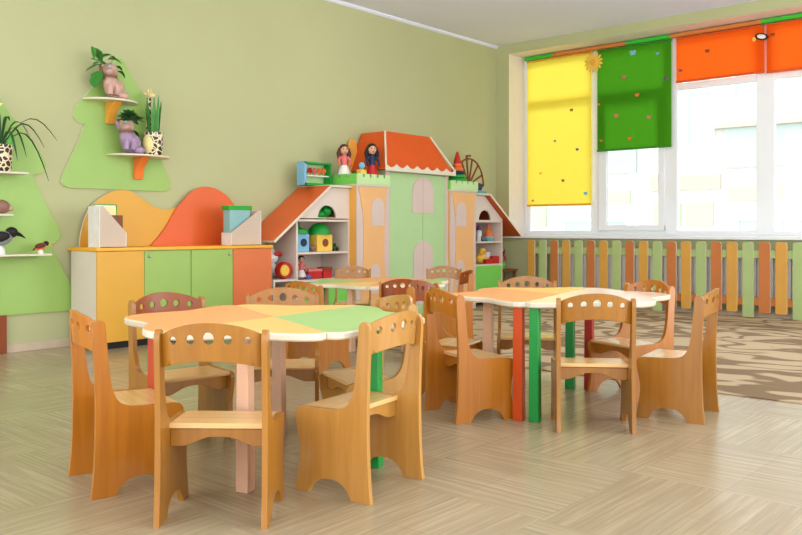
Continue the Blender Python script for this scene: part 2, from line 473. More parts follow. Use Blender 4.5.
# ------------------------------------------------------------------ outside
struct(MB().box(1.5, 40, -34, 30, -4.2, -4).build('ground_outside', 'paving', smooth=0))
bld = thing('school_building', 'pale neighbouring building with green panels seen through the window', 'building', (14, 0, -4))
MB().box(14, 22, -26, 20, -4, 9).build('facade', 'facade', bld, smooth=0)
def fac(name, m, y0, y1, z0, z1, x0=13.94, x1=14.02, par=bld): return MB().box(x0, x1, y0, y1, z0, z1).build(name, m, par, smooth=0)
def fwin(y0, y1, z0, z1, mull):
    f = MB(); t = .1
    f.box(13.88, 14.01, y0+t, y1-t, z0, z0+t).box(13.88, 14.01, y0+t, y1-t, z1-t, z1).box(13.88, 14.01, y0, y0+t, z0, z1).box(13.88, 14.01, y1-t, y1, z0, z1)
    for q in mull: f.box(13.89, 14.01, q-.06, q+.06, z0+t, z1-t)
    f.box(13.895, 14.01, y0+t, y1-t, z1-.62, z1-.52)
    o = f.build('window', 'pvc', bld, smooth=0)
    MB().box(13.93, 14.005, y0+.05, y1-.05, z0+.05, z1-.05).build('pane', 'fglass', o, smooth=0)
for k in range(-3, 4):
    o = k*5.2
    fwin(2.55+o, 4.2+o, 3.1, 5.2, (3.35+o,))
    fac('spandrel', 'facade2', 2.4+o, 4.4+o, 1.95, 2.35)
    fac('green_panel', 'fgreen', 2.6+o, 3.35+o, .95, 1.6); fac('green_panel', 'fgreen', 3.5+o, 4.3+o, .95, 1.6)
    fwin(2.55+o, 4.2+o, -.4, .75, (3.35+o,))
    fac('balcony_back', 'fglass', -.4+o, 2.3+o, 2.5, 3.55, 13.9, 14.01)
    fac('balcony_rail', 'facade2', -.4+o, 2.5+o, 3.55, 3.66, 13.7, 14.01)
    fac('green_panel', 'fgreen', -.2+o, 2.2+o, 1.62, 2.0)
    fwin(-.2+o, 2.0+o, -.4, 1.2, (.9+o,))
    fwin(-.2+o, 2.1+o, 4.2, 6.2, (.9+o,))

# ------------------------------------------------------------------ rug
rg = MB(); rg.box(-4.1, -.14, -7.0, -.62, .0005, .006)
tag(rg.build('rug', 'rug', smooth=0), 'large beige carpet with brown swirling pattern on the floor by the picket fence', 'carpet')

# ------------------------------------------------------------------ chairs
CW = .163
PROF_BACK = smooth_path([(-.152, 0), (-.145, .06), (-.140, .15), (-.138, .28), (-.141, .40), (-.147, .51), (-.147, .545), (-.136, .562), (-.121, .563), (-.109, .550), (-.104, .50), (-.095, .40), (-.084, .338), (-.067, .303), (-.040, .285), (0, .279), (.09, .277), (.124, .275), (.140, .267), (.146, .250), (.141, .21), (.131, .165), (.129, .125), (.135, .08), (.144, .03), (.149, 0)], 4)
PROF_ARCH = smooth_path([(.093, 0), (.082, .020), (.062, .040), (.035, .052), (.005, .056), (-.025, .052), (-.05, .038), (-.067, .018), (-.077, 0)], 3)
def chair_parts(root, wbody, wback, wseat):
    t = .017
    for sx in (-1, 1):
        x0 = CW-t if sx > 0 else -CW
        p = MB(); p.sheet(PROF_BACK+PROF_ARCH, [], t, lambda u, v, w: (x0+w, u, v))
        p.build('side_panel', wbody, root, bevel=.003)
    iw = CW-t
    st = MB(); n = 10
    prof = [(-.052, .262), (.118, .260), (.132, .260), (.137, .267), (.132, .274), (.118, .275), (-.052, .277)]
    st.sheet(prof, [], 2*iw, lambda u, v, w: (-iw+w, u, v))
    st.build('seat', wseat, root)
    # curved backrest: arched top, five oval holes growing to the middle
    bw = iw+.004
    top = [(u, .548+.039*(1-(abs(u)/bw)**2.2)) for u in [bw*(1-2*k/24) for k in range(25)]]
    bot = [(u, .452+.026*(1-(abs(u)/bw)**2)) for u in [-bw*(1-2*k/16) for k in range(17)]]
    ol = [(bw, .50)]+top[0:]+[(-bw, .50)]+bot
    ol = [p for i, p in enumerate(ol)]
    holes = [ring(q*.0535, .537+h, rx, ry, 18) for q, rx, ry, h in ((-2, .0105, .012, -.003), (-1, .0125, .014, .002), (0, .0165, .018, .006), (1, .0125, .014, .002), (2, .0105, .012, -.003))]
    bk = MB()
    def bend(u, v, w):
        return (u, -.112-.046*(1-(u/bw)**2)-.10*(v-.5)-w, v)
    bk.sheet(ol, holes, .011, bend, step=.02)
    bk.build('backrest', wback, root, bevel=.002)
    for y, zb in ((-.044, .207), (.098, .205)):
        o = [(-iw, .2595), (-iw, zb)]+smooth_path([(-iw, zb), (-.105, zb), (-.075, zb+.010), (-.04, zb+.024), (0, zb+.028), (.04, zb+.024), (.075, zb+.010), (.105, zb), (iw, zb)], 3)[1:]+[(iw, .2595)]
        a = MB(); a.sheet(o, [], .013, lambda u, v, w: (u, y+w, v)); a.build('apron', wbody, root, bevel=.002)
CG = 'small wooden nursery chairs with holed backrests'
protos = {}
def chair(kind, x, y, deg, label, s=1):
    if kind not in protos:
        r = thing('child_chair', label, 'chair', (0, 0, 0), CG)
        chair_parts(r, *{'n': ('wood', 'wood', 'woodseat'), 'a': ('woodB', 'woodB', 'woodseat'), 'l': ('woodL', 'woodL', 'woodseat'), 'd': ('wood', 'woodShade', 'woodseat'), 'dd': ('woodB', 'woodShade', 'woodseat')}[kind])
        protos[kind] = r; o = r
    else:
        o = copy_tree(protos[kind]); o['label'] = label
    o.location = (x, y, .0062 if x > -4.3 and y > -2.6 else 0)     # on the carpet
    o.rotation_euler = (0, 0, D2R(deg)); o.scale = (s, s, s)
    return o
chair('n', -6.899, -3.788, 309.8, 'wooden child chair nearest the camera, its back to us before the yellow table section')
chair('a', -6.925, -3.281, 255.2, 'amber wooden child chair seen side-on at the left end of the nearest table')
chair('l', -6.430, -3.915, 8.7, 'pale wooden child chair at the right front of the nearest table, facing left')
chair('d', -6.482, -2.95, 172, 'wooden child chair with shaded brown backrest behind the orange section of the nearest table')
chair('n', -6.045, -3.06, 137, 'wooden child chair facing us behind the middle of the nearest table')
chair('l', -6.042, -3.572, 66, 'wooden child chair half hidden behind the pale chair at the green table end')
chair('a', -5.345, -3.556, 245.5, 'wooden child chair seen side-on beside the orange leg of the right table')
chair('dd', -5.06, -3.20, 194.9, 'shaded-back wooden child chair just behind the side-on chair near the orange table leg')
chair('n', -5.169, -4.091, 305.9, 'wooden child chair with its back to us in front of the right table')
chair('n', -4.707, -4.283, 9.7, 'wooden child chair side-on at the right end of the right table, by the rug')
chair('a', -4.418, -3.908, 70, 'wooden child chair facing left at the far right side of the right table')
chair('n', -4.535, -3.357, 123, 'wooden child chair facing us across the far side of the right table')
chair('dd', -4.354, -2.279, 313, 'wooden child chair with its shaded brown back to us in front of the far table', .92)
chair('n', -3.025, -1.58, 129, 'wooden child chair facing us behind the far table, before the green castle doors', .92)
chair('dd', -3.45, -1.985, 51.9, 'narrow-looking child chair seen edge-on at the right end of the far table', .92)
chair('n', -3.548, -1.03, 132, 'wooden child chair facing us behind the far table, below the left peach tower', .92)
chair('a', -4.907, -2.073, 271, 'wooden child chair at the left end of the far table, near the salmon cabinet door', .92)

# ------------------------------------------------------------------ tables
def table(cx, cy, zt, rb, seam, halves, legs, label, shift=(0, 0)):
    root = thing('flower_table', label, 'table', (cx, cy, 0), 'flower-shaped nursery tables')
    th = .024
    N = 72
    for k, secs in enumerate(halves):
        a0 = seam+180*k
        pts = []
        for i in range(N+1):
            a = 180*i/N
            r = rb-.046+.096*abs(math.cos(D2R(3*a)))**1.7
            e = min(a, 180-a)
            if e < 5: r -= .030*(1-e/5)**2
            pts.append((r, a0+a))
        dx, dy = math.cos(D2R(a0+90))*.0015, math.sin(D2R(a0+90))*.0015
        def xy(r, a): return (cx+dx+r*math.cos(D2R(a)), cy+dy+r*math.sin(D2R(a)))
        V = []; F = []; I = []
        for (r, a) in pts:
            for q, z in ((r-.005, zt), (r, zt-.005), (r, zt-th+.005), (r-.005, zt-th)):
                V.append(xy(q, a)+(z,))
        ct = len(V); V.append((cx+dx, cy+dy, zt)); cb = len(V); V.append((cx+dx, cy+dy, zt-th))
        mats = ['edge']+[s[2] for s in secs]
        for i in range(N):
            p, q = i*4, i*4+4
            am = 180*(i+.5)/N
            mi = next(j for j, s in enumerate(secs) if s[0] <= am < s[1])+1
            F.append((ct, p, q)); I.append(mi)
            for e in range(3): F.append((p+e, p+e+1, q+e+1, q+e)); I.append(0)
            F.append((cb, q+3, p+3)); I.append(0)
        F.append((ct, cb, 3, 0)); I.append(0); F.append((ct, cb, N*4+3, N*4)); I.append(0)
        # split the seam face ring properly
        F[-2] = (ct, cb, 3, 2, 1, 0); F[-1] = (ct, N*4, N*4+1, N*4+2, N*4+3, cb)
        m = MB(); m.add(V, F, I); o = m.build('tabletop_half', mats, root, smooth=25)
    zl = zt-th
    for (a, r, mt, rot) in legs:
        x, y = cx+shift[0]+r*math.cos(D2R(a)), cy+shift[1]+r*math.sin(D2R(a))
        m = MB()
        c, s_ = math.cos(D2R(rot)), math.sin(D2R(rot))
        def sq(h, z): return [(x+c*i*h-s_*j*h, y+s_*i*h+c*j*h, z) for i, j in ((-1, -1), (1, -1), (1, 1), (-1, 1))]
        m.hexa(sq(.0235, .0062 if x > -4.13 else 0), sq(.0205, zl))
        lab(m.build('leg', mt, root, bevel=.003), {'leg_orange': 'orange leg', 'leg_green': 'green leg', 'leg_pink': 'pale beech leg', 'leg_red': 'red leg'}[mt])
    return root
table(-6.436, -3.478, .53, .503, 68, [[(0, 120, 't_orange'), (120, 180, 't_yellow')], [(0, 120, 't_green'), (120, 180, 't_yellow')]],
      [(218, .36, 'leg_pink', 20), (44, .36, 'leg_pink', 20), (127, .43, 'leg_orange', 20), (300, .40, 'leg_green', 20)],
      'low flower-shaped table nearest us with orange, yellow and green top sections', (-.014, .013))
table(-4.79, -3.71, .53, .50, 14, [[(0, 60, 't_yellow'), (60, 180, 't_orange')], [(0, 60, 't_cream'), (60, 180, 't_peach')]],
      [(189.6, .505, 'leg_orange', 14), (198, .50, 'leg_green', 14), (134, .36, 'leg_pink', 14), (21, .335, 'leg_green', 14), (5, .36, 'leg_red', 14)],
      'low flower-shaped table at right, seam across its pale top, on orange and green legs')
table(-3.95, -1.70, .47, .50, 34, [[(0, 60, 't_orange'), (60, 120, 't_green'), (120, 180, 't_yellow')], [(0, 60, 't_orange'), (60, 120, 't_green'), (120, 180, 't_orange')]],
      [(190, .36, 'leg_pink', 10), (160, .46, 'leg_green', 10), (130, .40, 'leg_pink', 10), (250, .40, 'leg_pink', 10), (300, .40, 'leg_green', 10), (20, .40, 'leg_pink', 10)],
      'low flower-shaped table farthest from us, in front of the toy castle')

# ------------------------------------------------------------------ picket fence and radiator under the window
fence = thing('picket_fence', 'low picket fence of yellow, green and orange boards below the window', 'fence', (-.1, -3, 0))
pk = ['p_yellow', 'p_green', 'p_orange']
for i in range(43):
    y1 = -.53-i*.1545; c = y1-.05; hw = .0475+.0003*min(i, 20); r = .03
    zb = .002 if i % 3 == 1 else .045
    zt = .734
    ol = [(c-hw, zb+.008), (c-hw+.008, zb), (c+hw-.008, zb), (c+hw, zb+.008)]+arc(c+hw-r, zt-r, r, 0, 90, 5)+arc(c-hw+r, zt-r, r, 90, 180, 5)
    b = MB(); b.sheet(ol, [], .02, lambda u, v, w: (-.100-w, u, v), mi=(0, 0, 1))
    o = b.build('picket', [pk[i % 3], 'edge'], fence, bevel=.003)
    lab(o, ['yellow picket', 'green picket', 'orange picket'][i % 3])
lab(MB().box(-.099, -.078, -7.15, -.52, .575, .655).build('rail', 'p_green', fence, bevel=.003), 'green upper rail')
lab(MB().box(-.099, -.078, -7.15, -.52, .115, .195).build('rail', 'p_orange', fence, bevel=.003), 'orange lower rail')
rad = thing('radiator', 'white ribbed radiator behind the picket fence', 'radiator', (-.04, -3, .1))
rb = MB(); rb.box(-.03, -.012, -6.2, -.8, .12, .62)
for i in range(67):
    y = -.82-i*.08
    rb.box(-.066, -.03, y-.05, y, .13, .61)
rb.build('panel', 'radiator', rad, smooth=0)
for yy in (-1.0, -2.6, -4.4, -6.0): MB().box(-.05, -.02, yy-.02, yy+.02, .0, .125).build('leg', 'radiator', rad)

# ------------------------------------------------------------------ blinds
rail = thing('curtain_rail', 'thin curtain rail striped green and orange along the top of the window', 'curtain rail', (.28, -3, 2.95))
segs = [(-.24, -.63, 'railg'), (-.63, -1.58, 'railo'), (-1.58, -2.10, 'railg'), (-2.10, -3.05, 'railo'), (-3.05, -4.0, 'railg'), (-4.0, -5.0, 'railo'), (-5.0, -6.0, 'railg'), (-6.0, -7.15, 'railo')]
for a, b, mt in segs:
    lab(MB().box(.262, .31, b, a, 2.935, 2.972).build('rail_segment', mt, rail), 'green stretch' if mt == 'railg' else 'orange stretch')
def blind(y0, y1, zb, cloth, bar, label, flies):
    r = thing('roller_blind', label, 'blind', (.30, (y0+y1)/2, zb), 'coloured blinds at the window')
    m = MB(); n = 22; V = []; F = []
    zt = 2.916
    for i in range(n+1):
        y = y0+(y1-y0)*i/n
        for j in range(9):
            z = zt+(zb-zt)*j/8
            x = .292+.004*math.sin(i*1.1+j*.2)*(j/8)+.002*math.sin(i*2.3)
            V.append((x, y, z))
    for i in range(n):
        for j in range(8): F.append((i*9+j, i*9+j+1, i*9+j+10, i*9+j+9))
    m.add(V, F); o = m.build('cloth', cloth, r, smooth=180)
    MB().box(.279, .300, y1, y0, zb-.012, zb+.012).build('bottom_bar', bar, r, bevel=.004)
    MB().tube([(.292, y0, zt), (.292, y1, zt)], .012, 8).build('roller', bar, r)
    for (y, z, mt, s) in flies:
        s *= .8
        b = MB()
        x = .281
        for sg in (-1, 1):
            b.ell((x, y+sg*s*.55, z+s*.25), (.003, s*.55, s*.5), n=8, m=6, rot=(sg*.5, 0, 0))
            b.ell((x, y+sg*s*.42, z-s*.4), (.003, s*.4, s*.42), n=8, m=6)
        b.tube([(x-.004, y, z+s*.6), (x-.004, y, z-s*.7)], s*.12, 6)
        b.build('butterfly', mt, r)
    return r
def bw(px_y, mt, s=.02): return px_y+(mt, s)
blind(-.263, -1.138, 1.15, 'b_yellow', 'b_yd', 'long yellow blind with small butterflies at the left end of the window',
      [(-.885, 2.27, 'brown', .026), (-.66, 1.92, 'violet', .02), (-.96, 1.80, 'violet', .024), (-.46, 1.54, 'torange', .02), (-.77, 1.44, 'brown', .024), (-.35, 1.21, 'pink', .022), (-1.07, 1.28, 'ltblue', .03)])
blind(-1.215, -2.103, 1.765, 'b_green', 'b_gd', 'green blind with butterflies hanging beside the yellow blind',
      [(-1.55, 2.58, 'pink', .03), (-1.46, 2.15, 'pink', .032), (-1.85, 2.10, 'pink', .028), (-2.05, 2.50, 'violet', .03), (-1.27, 1.88, 'torange', .022), (-1.62, 1.88, 'torange', .028), (-1.71, 2.36, 'torange', .03), (-1.24, 2.30, 'torange', .02), (-1.66, 2.84, 'ltblue', .045), (-1.95, 2.79, 'ltblue', .025)])
blind(-2.159, -3.076, 2.45, 'b_orange', 'b_od', 'short orange blind between the green blind and the wide window post',
      [(-2.50, 2.74, 'brown', .03), (-2.21, 2.57, 'violet', .024)])
blind(-3.096, -4.0, 2.44, 'b_orange', 'b_od', 'short orange blind at the right edge of the view',
      [(-3.16, 2.81, 'brown', .026)])
sun = thing('sun_ornament', 'yellow sunflower-like sun ornament hung between yellow and green blinds', 'ornament', (.25, -1.19, 2.8))
sb = MB(); sb.lathe([(.0, -.01), (.055, -.01), (.06, 0), (.055, .01), (.0, .012)], n=20)
for k in range(14):
    a = 2*PI*k/14
    sb.ell((.085*math.cos(a), .085*math.sin(a), 0), (.036, .017, .006), n=8, m=6, rot=(0, 0, a))
Rm = Matrix.Rotation(-PI/2, 4, 'Y')
sb.v = [tuple(Rm @ Vector(v)+Vector((.25, -1.19, 2.79))) for v in sb.v]
sb.build('petals', 'tyellow', sun)
s2 = MB(); s2.lathe([(.0, .0), (.036, 0), (.03, .014), (0, .018)], n=16)
s2.v = [tuple(Rm @ Vector(v)+Vector((.238, -1.19, 2.79))) for v in s2.v]
s2.build('centre', 's_bracket', sun)
cow = thing('insect_ornament', 'black and white ornament between the two orange blinds at the top', 'ornament', (.26, -3.06, 2.8))
MB().ell((.262, -3.06, 2.80), (.014, .07, .035), rot=(.25, 0, 0)).build('body', 'black', cow)
MB().ell((.250, -3.06, 2.80), (.008, .045, .022), rot=(.25, 0, 0)).build('spot', 'twhite', cow)
MB().ell((.258, -2.985, 2.785), (.010, .018, .024)).build('head', 'tyellow', cow)

# ------------------------------------------------------------------ cabinet
cab = thing('low_cabinet', 'low cabinet with yellow, green and salmon doors and a wavy yellow-orange back board', 'cabinet', (-4.7, -.2, 0))
MB().box(-5.468, -5.448, -.40, -.045, .04, .70).box(-3.916, -3.896, -.40, -.02, .04, .70).box(-5.448, -3.916, -.40, -.02, .05, .07).box(-5.448, -3.916, -.045, -.03, .07, .70).build('body', 'white', cab, bevel=.002)
MB().box(-5.44, -3.92, -.38, -.05, 0, .05).build('plinth', 'black', cab)
MB().box(-5.478, -3.888, -.43, -.0165, .70, .724).build('top', 'top_yellow', cab, bevel=.003)
def cdoor(x0, x1, y, mt, l, kx):
    o = MB().box(x0, x1, y-.018, y, .052, .698).build('door', mt, cab, bevel=.002); lab(o, l)
    if kx:
        kb = MB(); kb.tube([(kx, y-.018, .655), (kx, y-.024, .655)], .012, 12); kb.ell((kx, y-.027, .655), (.010, .006, .012)); kb.build('lock', 'metal', o)
cdoor(-5.468, -5.10, -.402, 'cab_yellow', 'yellow door', None)
cdoor(-5.095, -4.695, -.398, 'cab_green', 'left green sliding door', -5.055)
cdoor(-4.690, -4.30, -.402, 'cab_green', 'right green sliding door', -4.335)
cdoor(-4.295, -3.897, -.402, 'cab_salmon', 'salmon orange door', None)
yw = smooth_path([(-5.395, .725), (-5.385, .83), (-5.345, .961), (-5.27, 1.062), (-5.17, 1.128), (-5.086, 1.156), (-4.99, 1.152), (-4.898, 1.105), (-4.79, 1.042), (-4.674, 1.015), (-4.56, 1.035), (-4.46, 1.03), (-4.40, .9), (-4.36, .725)], 4)
b = MB(); b.sheet(yw, [], .016, XZ(-.018), mi=(0, 0, 1)); lab(b.build('back_board', ['cab_yellow', 'edge'], cab), 'yellow wavy back board')
ow = smooth_path([(-4.818, .725), (-4.74, .80), (-4.66, .90), (-4.59, 1.01), (-4.52, 1.09), (-4.438, 1.163), (-4.36, 1.20), (-4.29, 1.212), (-4.20, 1.20), (-4.12, 1.165), (-4.054, 1.12), (-3.98, 1.03), (-3.925, .90), (-3.905, .725)], 4)
b = MB(); b.sheet(ow, [], .016, XZ(-.036), mi=(0, 0, 1)); lab(b.build('back_board', ['cab_orange', 'cab_orange'], cab), 'orange wavy back board')
# magazine holders
def holder(xt, xl, y0, y1, zt, zl, label, z=.7245):
    """xt: tall end, xl: low end"""
    r = thing('magazine_holder', label, 'magazine holder', ((xt+xl)/2, (y0+y1)/2, z), 'magazine holders on the cabinet')
    sgn = 1 if xl > xt else -1
    ol = [(xt, z), (xl, z), (xl, z+.36*(zt-z)), (xt+sgn*.03, zt), (xt, zt)]
    m = MB()
    m.sheet(ol, [], .004, lambda u, v, w: (u, y0+w, v)); m.sheet(ol, [], .004, lambda u, v, w: (u, y1-w, v))
    m.box(min(xt, xl), max(xt, xl), y0, y1, z, z+.004)
    m.build('side_walls', 'card', r, smooth=0)
    e = MB(); a = sorted((xt, xt+sgn*.004)); e.box(a[0]-.001, a[1]+.001, y0-.001, y1+.001, z, zt); e.build('spine', 'cardw', r)
    e = MB(); a = sorted((xl, xl-sgn*.004)); e.box(a[0]-.001, a[1]+.001, y0-.001, y1+.001, z, z+.36*(zt-z)); e.build('front_lip', 'cardw', r)
    return r
holder(-5.425, -5.215, -.37, -.215, 1.02, .84, 'grey-white magazine holder on the left end of the cabinet, tall side left')
bk = thing('picture_book', 'book with green edge leaning in the left magazine holder', 'book', (-5.35, -.30, .729))
MB().box(-5.41, -5.26, -.30, -.27, .729, 1.03).build('pages', 'twhite', bk)
MB().box(-5.411, -5.259, -.304, -.30, .729, 1.02).build('cover', 'cream_y', bk)
MB().box(-5.413, -5.257, -.306, -.264, 1.0305, 1.037).box(-5.259, -5.252, -.306, -.264, .729, 1.0305).build('edging', 'gtop', bk)
bk = thing('brown_booklet', 'brown booklet standing in front of the green book in the left holder', 'book', (-5.28, -.33, .729))
MB().box(-5.34, -5.225, -.335, -.32, .729, .955).build('pages', 'twhite', bk)
MB().box(-5.341, -5.224, -.338, -.335, .729, .957).build('cover', 'brown', bk)
holder(-3.962, -4.272, -.36, -.235, 1.012, .85, 'beige magazine holder on the right end of the cabinet, tall side right')
bk = thing('booklet_folder', 'blue booklet folder with thick green top edge in the right magazine holder', 'book', (-4.15, -.30, .729))
MB().box(-4.265, -4.06, -.335, -.25, .729, 1.015).build('pages', 'booklet', bk)
MB().box(-4.285, -4.04, -.340, -.245, 1.015, 1.05).build('edge_strip', 'gtop', bk, bevel=.003)

# ------------------------------------------------------------------ wall plaques shaped like trees
pl = thing('tree_shelf', 'green tree-shaped wall board with two small semicircular shelves', 'wall shelf', (-5.07, -.001, 1.6))
A = -5.072
def sym(pts): return pts+[(2*A-x, z) for x, z in reversed(pts)]
half = smooth_path([(A-.0, 2.172), (A-.035, 2.160), (A-.085, 2.085), (A-.20, 1.93), (A-.325, 1.79), (A-.362, 1.73), (A-.352, 1.665), (A-.310, 1.640), (A-.275, 1.638)], 3)+smooth_path([(A-.28, 1.63), (A-.33, 1.50), (A-.40, 1.35), (A-.452, 1.235), (A-.448, 1.185), (A-.405, 1.160)], 3)+[(A-.2, 1.160)]
b = MB(); b.sheet(sym(half), [], .018, XZ(-.0005), mi=(0, 0, 1)); b.build('board', ['plaque', 'edge'], pl)
def half_shelf(par, x, z, hw, dep, bx, bm, zb=.16):
    ol = [(x-hw, -.0187)]+arc(x, -.0187, hw, 180, 360, 14, dep)[1:-1]+[(x+hw, -.0187)]
    b = MB(); b.sheet(ol, [], .014, lambda u, v, w: (u, v, z-.014+w)); b.build('shelf', 'edge', par, bevel=.002)
    o = [(-.0187, z-.0145), (-.0187, z-.0145-zb), (-.045, z-.0145-zb), (-.06, z-.10), (-.10, z-.06), (-.15, z-.0145)]
    b = MB(); b.sheet(o, [], .07, lambda u, v, w: (bx-.035+w, u, v)); b.build('bracket', bm, par, bevel=.003)
half_shelf(pl, -5.155, 1.830, .215, .19, -5.15, 's_bracket')
half_shelf(pl, -4.915, 1.430, .26, .20, -4.915, 's_bracket2', .17)
pl2 = thing('tree_shelf', 'large green tree-shaped wall board with brown trunk and shelves at the left edge', 'wall shelf', (-6.05, -.001, .9))
A = -6.02
h2 = smooth_path([(A+.0, 1.80), (A+.04, 1.77), (A+.135, 1.645), (A+.24, 1.52), (A+.365, 1.355), (A+.372, 1.29), (A+.335, 1.252), (A+.28, 1.243)], 3)+smooth_path([(A+.285, 1.235), (A+.385, 1.02), (A+.48, .85), (A+.475, .785), (A+.44, .755), (A+.415, .745)], 3)+smooth_path([(A+.42, .735), (A+.52, .53), (A+.605, .37), (A+.600, .30), (A+.56, .262)], 3)+[(A+.3, .260)]
b = MB(); b.sheet(h2+[(2*A-x, z) for x, z in reversed(h2)], [], .018, XZ(-.0005), mi=(0, 0, 1)); b.build('board', ['plaque', 'edge'], pl2)
MB().box(A-.095, A+.092, -.045, -.0165, .0, .262).build('trunk', 'trunk', pl2, bevel=.003)
for z, x1 in ((1.245, A+.18), (.685, A+.34)):
    MB().box(2*A-x1, x1, -.19, -.0187, z-.014, z).build('shelf', 'edge', pl2, bevel=.003)
MB().box(A-.12, A+.085, -.17, -.0187, .945, .959).build('shelf', 'edge', pl2, bevel=.003)

# planters on the shelves
def giraffe(x, y, z, label, h, rp=.075):
    r = thing('giraffe_planter', label, 'plant pot', (x, y, z))
    MB().lathe([(.0, .0), (rp*.82, 0), (rp*.88, .01), (rp, .16), (rp*1.03, .178), (rp*.92, .180), (rp*.88, .165), (.0, .16)], (x, y, z), 20).build('pot', 'giraffe', r)
    MB().ell((x-rp*.62, y-rp*.12, z+.086), (rp*.62, rp*.70, .083)).build('belly', 'cream_y', r)
    n = MB(); n.tube([(x-.02, y+.035, z+.12), (x-.02, y+.035, z+h-.08), (x-.02, y+.03, z+h-.02)], [.022, .016, .018], 10); n.build('neck', 'giraffe', r)
    hd = MB(); hd.ell((x-.02, y, z+h), (.022, .042, .022), rot=(.4, 0, 0))
    for sg in (-1, 1):
        hd.tube([(x-.02+sg*.010, y+.025, z+h+.015), (x-.02+sg*.012, y+.025, z+h+.05)], [.004, .006], 6)
        hd.ell((x-.02+sg*.034, y+.022, z+h+.008), (.018, .004, .008), rot=(0, -sg*.4, 0), n=8, m=6)
    hd.build('head', 'cream_y', r)
    return r
gp = giraffe(-4.835, -.12, 1.4305, 'giraffe planter with upright spiky green plant on the lower right tree shelf', .47, .075)
lf = MB()
for k in range(9):
    a = k*2.4; rr = .035
    bx, by = -4.835+rr*math.cos(a), -.12+rr*math.sin(a)
    hh = .22+.12*random.random()
    lf.leaf([(bx, by, 1.60), (bx+.012*math.cos(a), by+.012*math.sin(a), 1.60+hh*.5), (bx+.03*math.cos(a), by+.03*math.sin(a), 1.60+hh)], [.016, .018, .002], up=(math.cos(a), math.sin(a), 0))
lf.build('foliage', 'leaf', gp)
gp = giraffe(-6.01, -.12, 1.2455, 'giraffe planter with long arching leaves at the left edge of the wall', .45, .085)
lf = MB()
def arch_leaf(m, base, dx, dy, hh, drop, w):
    pts = []
    for i in range(9):
        t = i/8
        pts.append((base[0]+dx*t, base[1]+dy*t, base[2]+hh*math.sin(min(1, t*1.25)*PI/2)*1.0-drop*max(0, t-.35)**1.6))
    m.leaf(pts, [w*(.5+.9*t/8) if t < 4 else w*(1.0-.12*(t-4)**1.2 if t < 8 else .08) for t in range(9)])
for dx, dy, hh, dr, wd in ((.36, -.06, .27, .40, .015), (.25, -.10, .22, .42, .024), (.32, -.02, .16, .75, .018), (.13, -.14, .22, .3, .014), (-.2, -.06, .24, .5, .013), (.08, .05, .24, .1, .014), (-.08, -.1, .26, .2, .014), (-.28, -.05, .2, .8, .013), (.04, -.16, .15, .5, .013), (.2, .06, .20, .5, .012)):
    arch_leaf(lf, (-6.0, -.12, 1.41), dx, dy, hh, dr, wd)
lf.build('foliage', 'leafD', gp)
lf = MB()
for k in range(3):
    lf.ell((-5.95+.012*k, -.15+.02*k, 1.455-.01*k), (.018, .008, .05), rot=(0, .3, .5*k))
lf.build('young_shoot', 'leafL', gp)

def figurine(x, y, z, s, body, label, name):
    r = thing(name, label, 'figurine planter', (x, y, z))
    b = MB()
    b.ell((x+.01*s, y, z+.080*s), (.082*s, .062*s, .078*s)); b.ell((x-.03*s, y-.01*s, z+.115*s), (.055*s, .052*s, .072*s))
    for dx in (-.055, .0): b.tube([(x+dx*s, y-.05*s, z+.10*s), (x+(dx-.006)*s, y-.06*s, z+.05*s), (x+(dx-.010)*s, y-.062*s, z+.024*s)], [.024*s, .019*s, .022*s], 8)
    for sg in (-1, 1): b.ell((x+.055*s, y+sg*.045*s, z+.029*s), (.05*s, .025*s, .028*s))
    b.build('body', body, r)
    h = MB(); h.ell((x-.035*s, y-.015*s, z+.215*s), (.058*s, .055*s, .056*s)); h.ell((x-.065*s, y-.055*s, z+.198*s), (.032*s, .034*s, .027*s))
    ho = h.build('head', body if body != 'fig_lilac' else 'fig_pink', r)
    for sg in (0, 1): MB().ell((x-.068*s+sg*.05*s, y-.062*s+.008*sg*s, z+.232*s), .011*s).build('eye', 'eye', ho)
    MB().lathe([(.030*s, -.008*s), (.052*s, -.008*s), (.056*s, .0), (.052*s, .008*s), (.030*s, .008*s)], (x-.033*s, y-.012*s, z+.165*s), 16).build('collar', 'fig_brown', r)
    for sg in (-1, 1):
        MB().ell((x-.035*s+sg*.058*s, y+.01*s, z+.212*s), (.014*s, .022*s, .042*s), rot=(0, sg*.3, 0)).build('ear', 'fig_brown' if body == 'fig_pink' else 'fig_lilac', r)
    return r
f1 = figurine(-5.175, -.12, 1.831, .98, 'fig_pink', 'pinkish clay dog planter with leaves growing out on the top tree shelf', 'clay_dog_planter')
def leaves(m, spec, mi=0):
    for (p, q, w_) in spec:
        p, q = Vector(p), Vector(q); mid = (p+q)/2+Vector((0, 0, .012))
        m.leaf([p, p.lerp(mid, .6), mid, mid.lerp(q, .6), q], [w_*.2, w_*.85, w_, w_*.7, w_*.06])
lf = MB()
leaves(lf, [((-5.24, -.13, 2.09), (-5.42, -.16, 2.00), 0.032), ((-5.25, -.13, 2.09), (-5.38, -.20, 2.05), 0.029), ((-5.26, -.1, 2.10), (-5.35, -.13, 2.19), 0.043), ((-5.33, -.12, 2.11), (-5.35, -.12, 2.20), 0.036), ((-5.23, -.15, 2.12), (-5.15, -.20, 2.09), 0.036), ((-5.28, -.10, 2.03), (-5.31, -.12, 1.93), 0.051), ((-5.29, -.08, 1.99), (-5.32, -.11, 1.90), 0.043), ((-5.13, -.10, 2.05), (-5.08, -.12, 2.00), 0.043), ((-5.16, -.09, 2.08), (-5.09, -.1, 2.06), 0.032), ((-5.22, -.12, 2.12), (-5.17, -.14, 2.14), 0.029), ((-5.30, -.12, 2.10), (-5.22, -.17, 2.15), 0.043)])
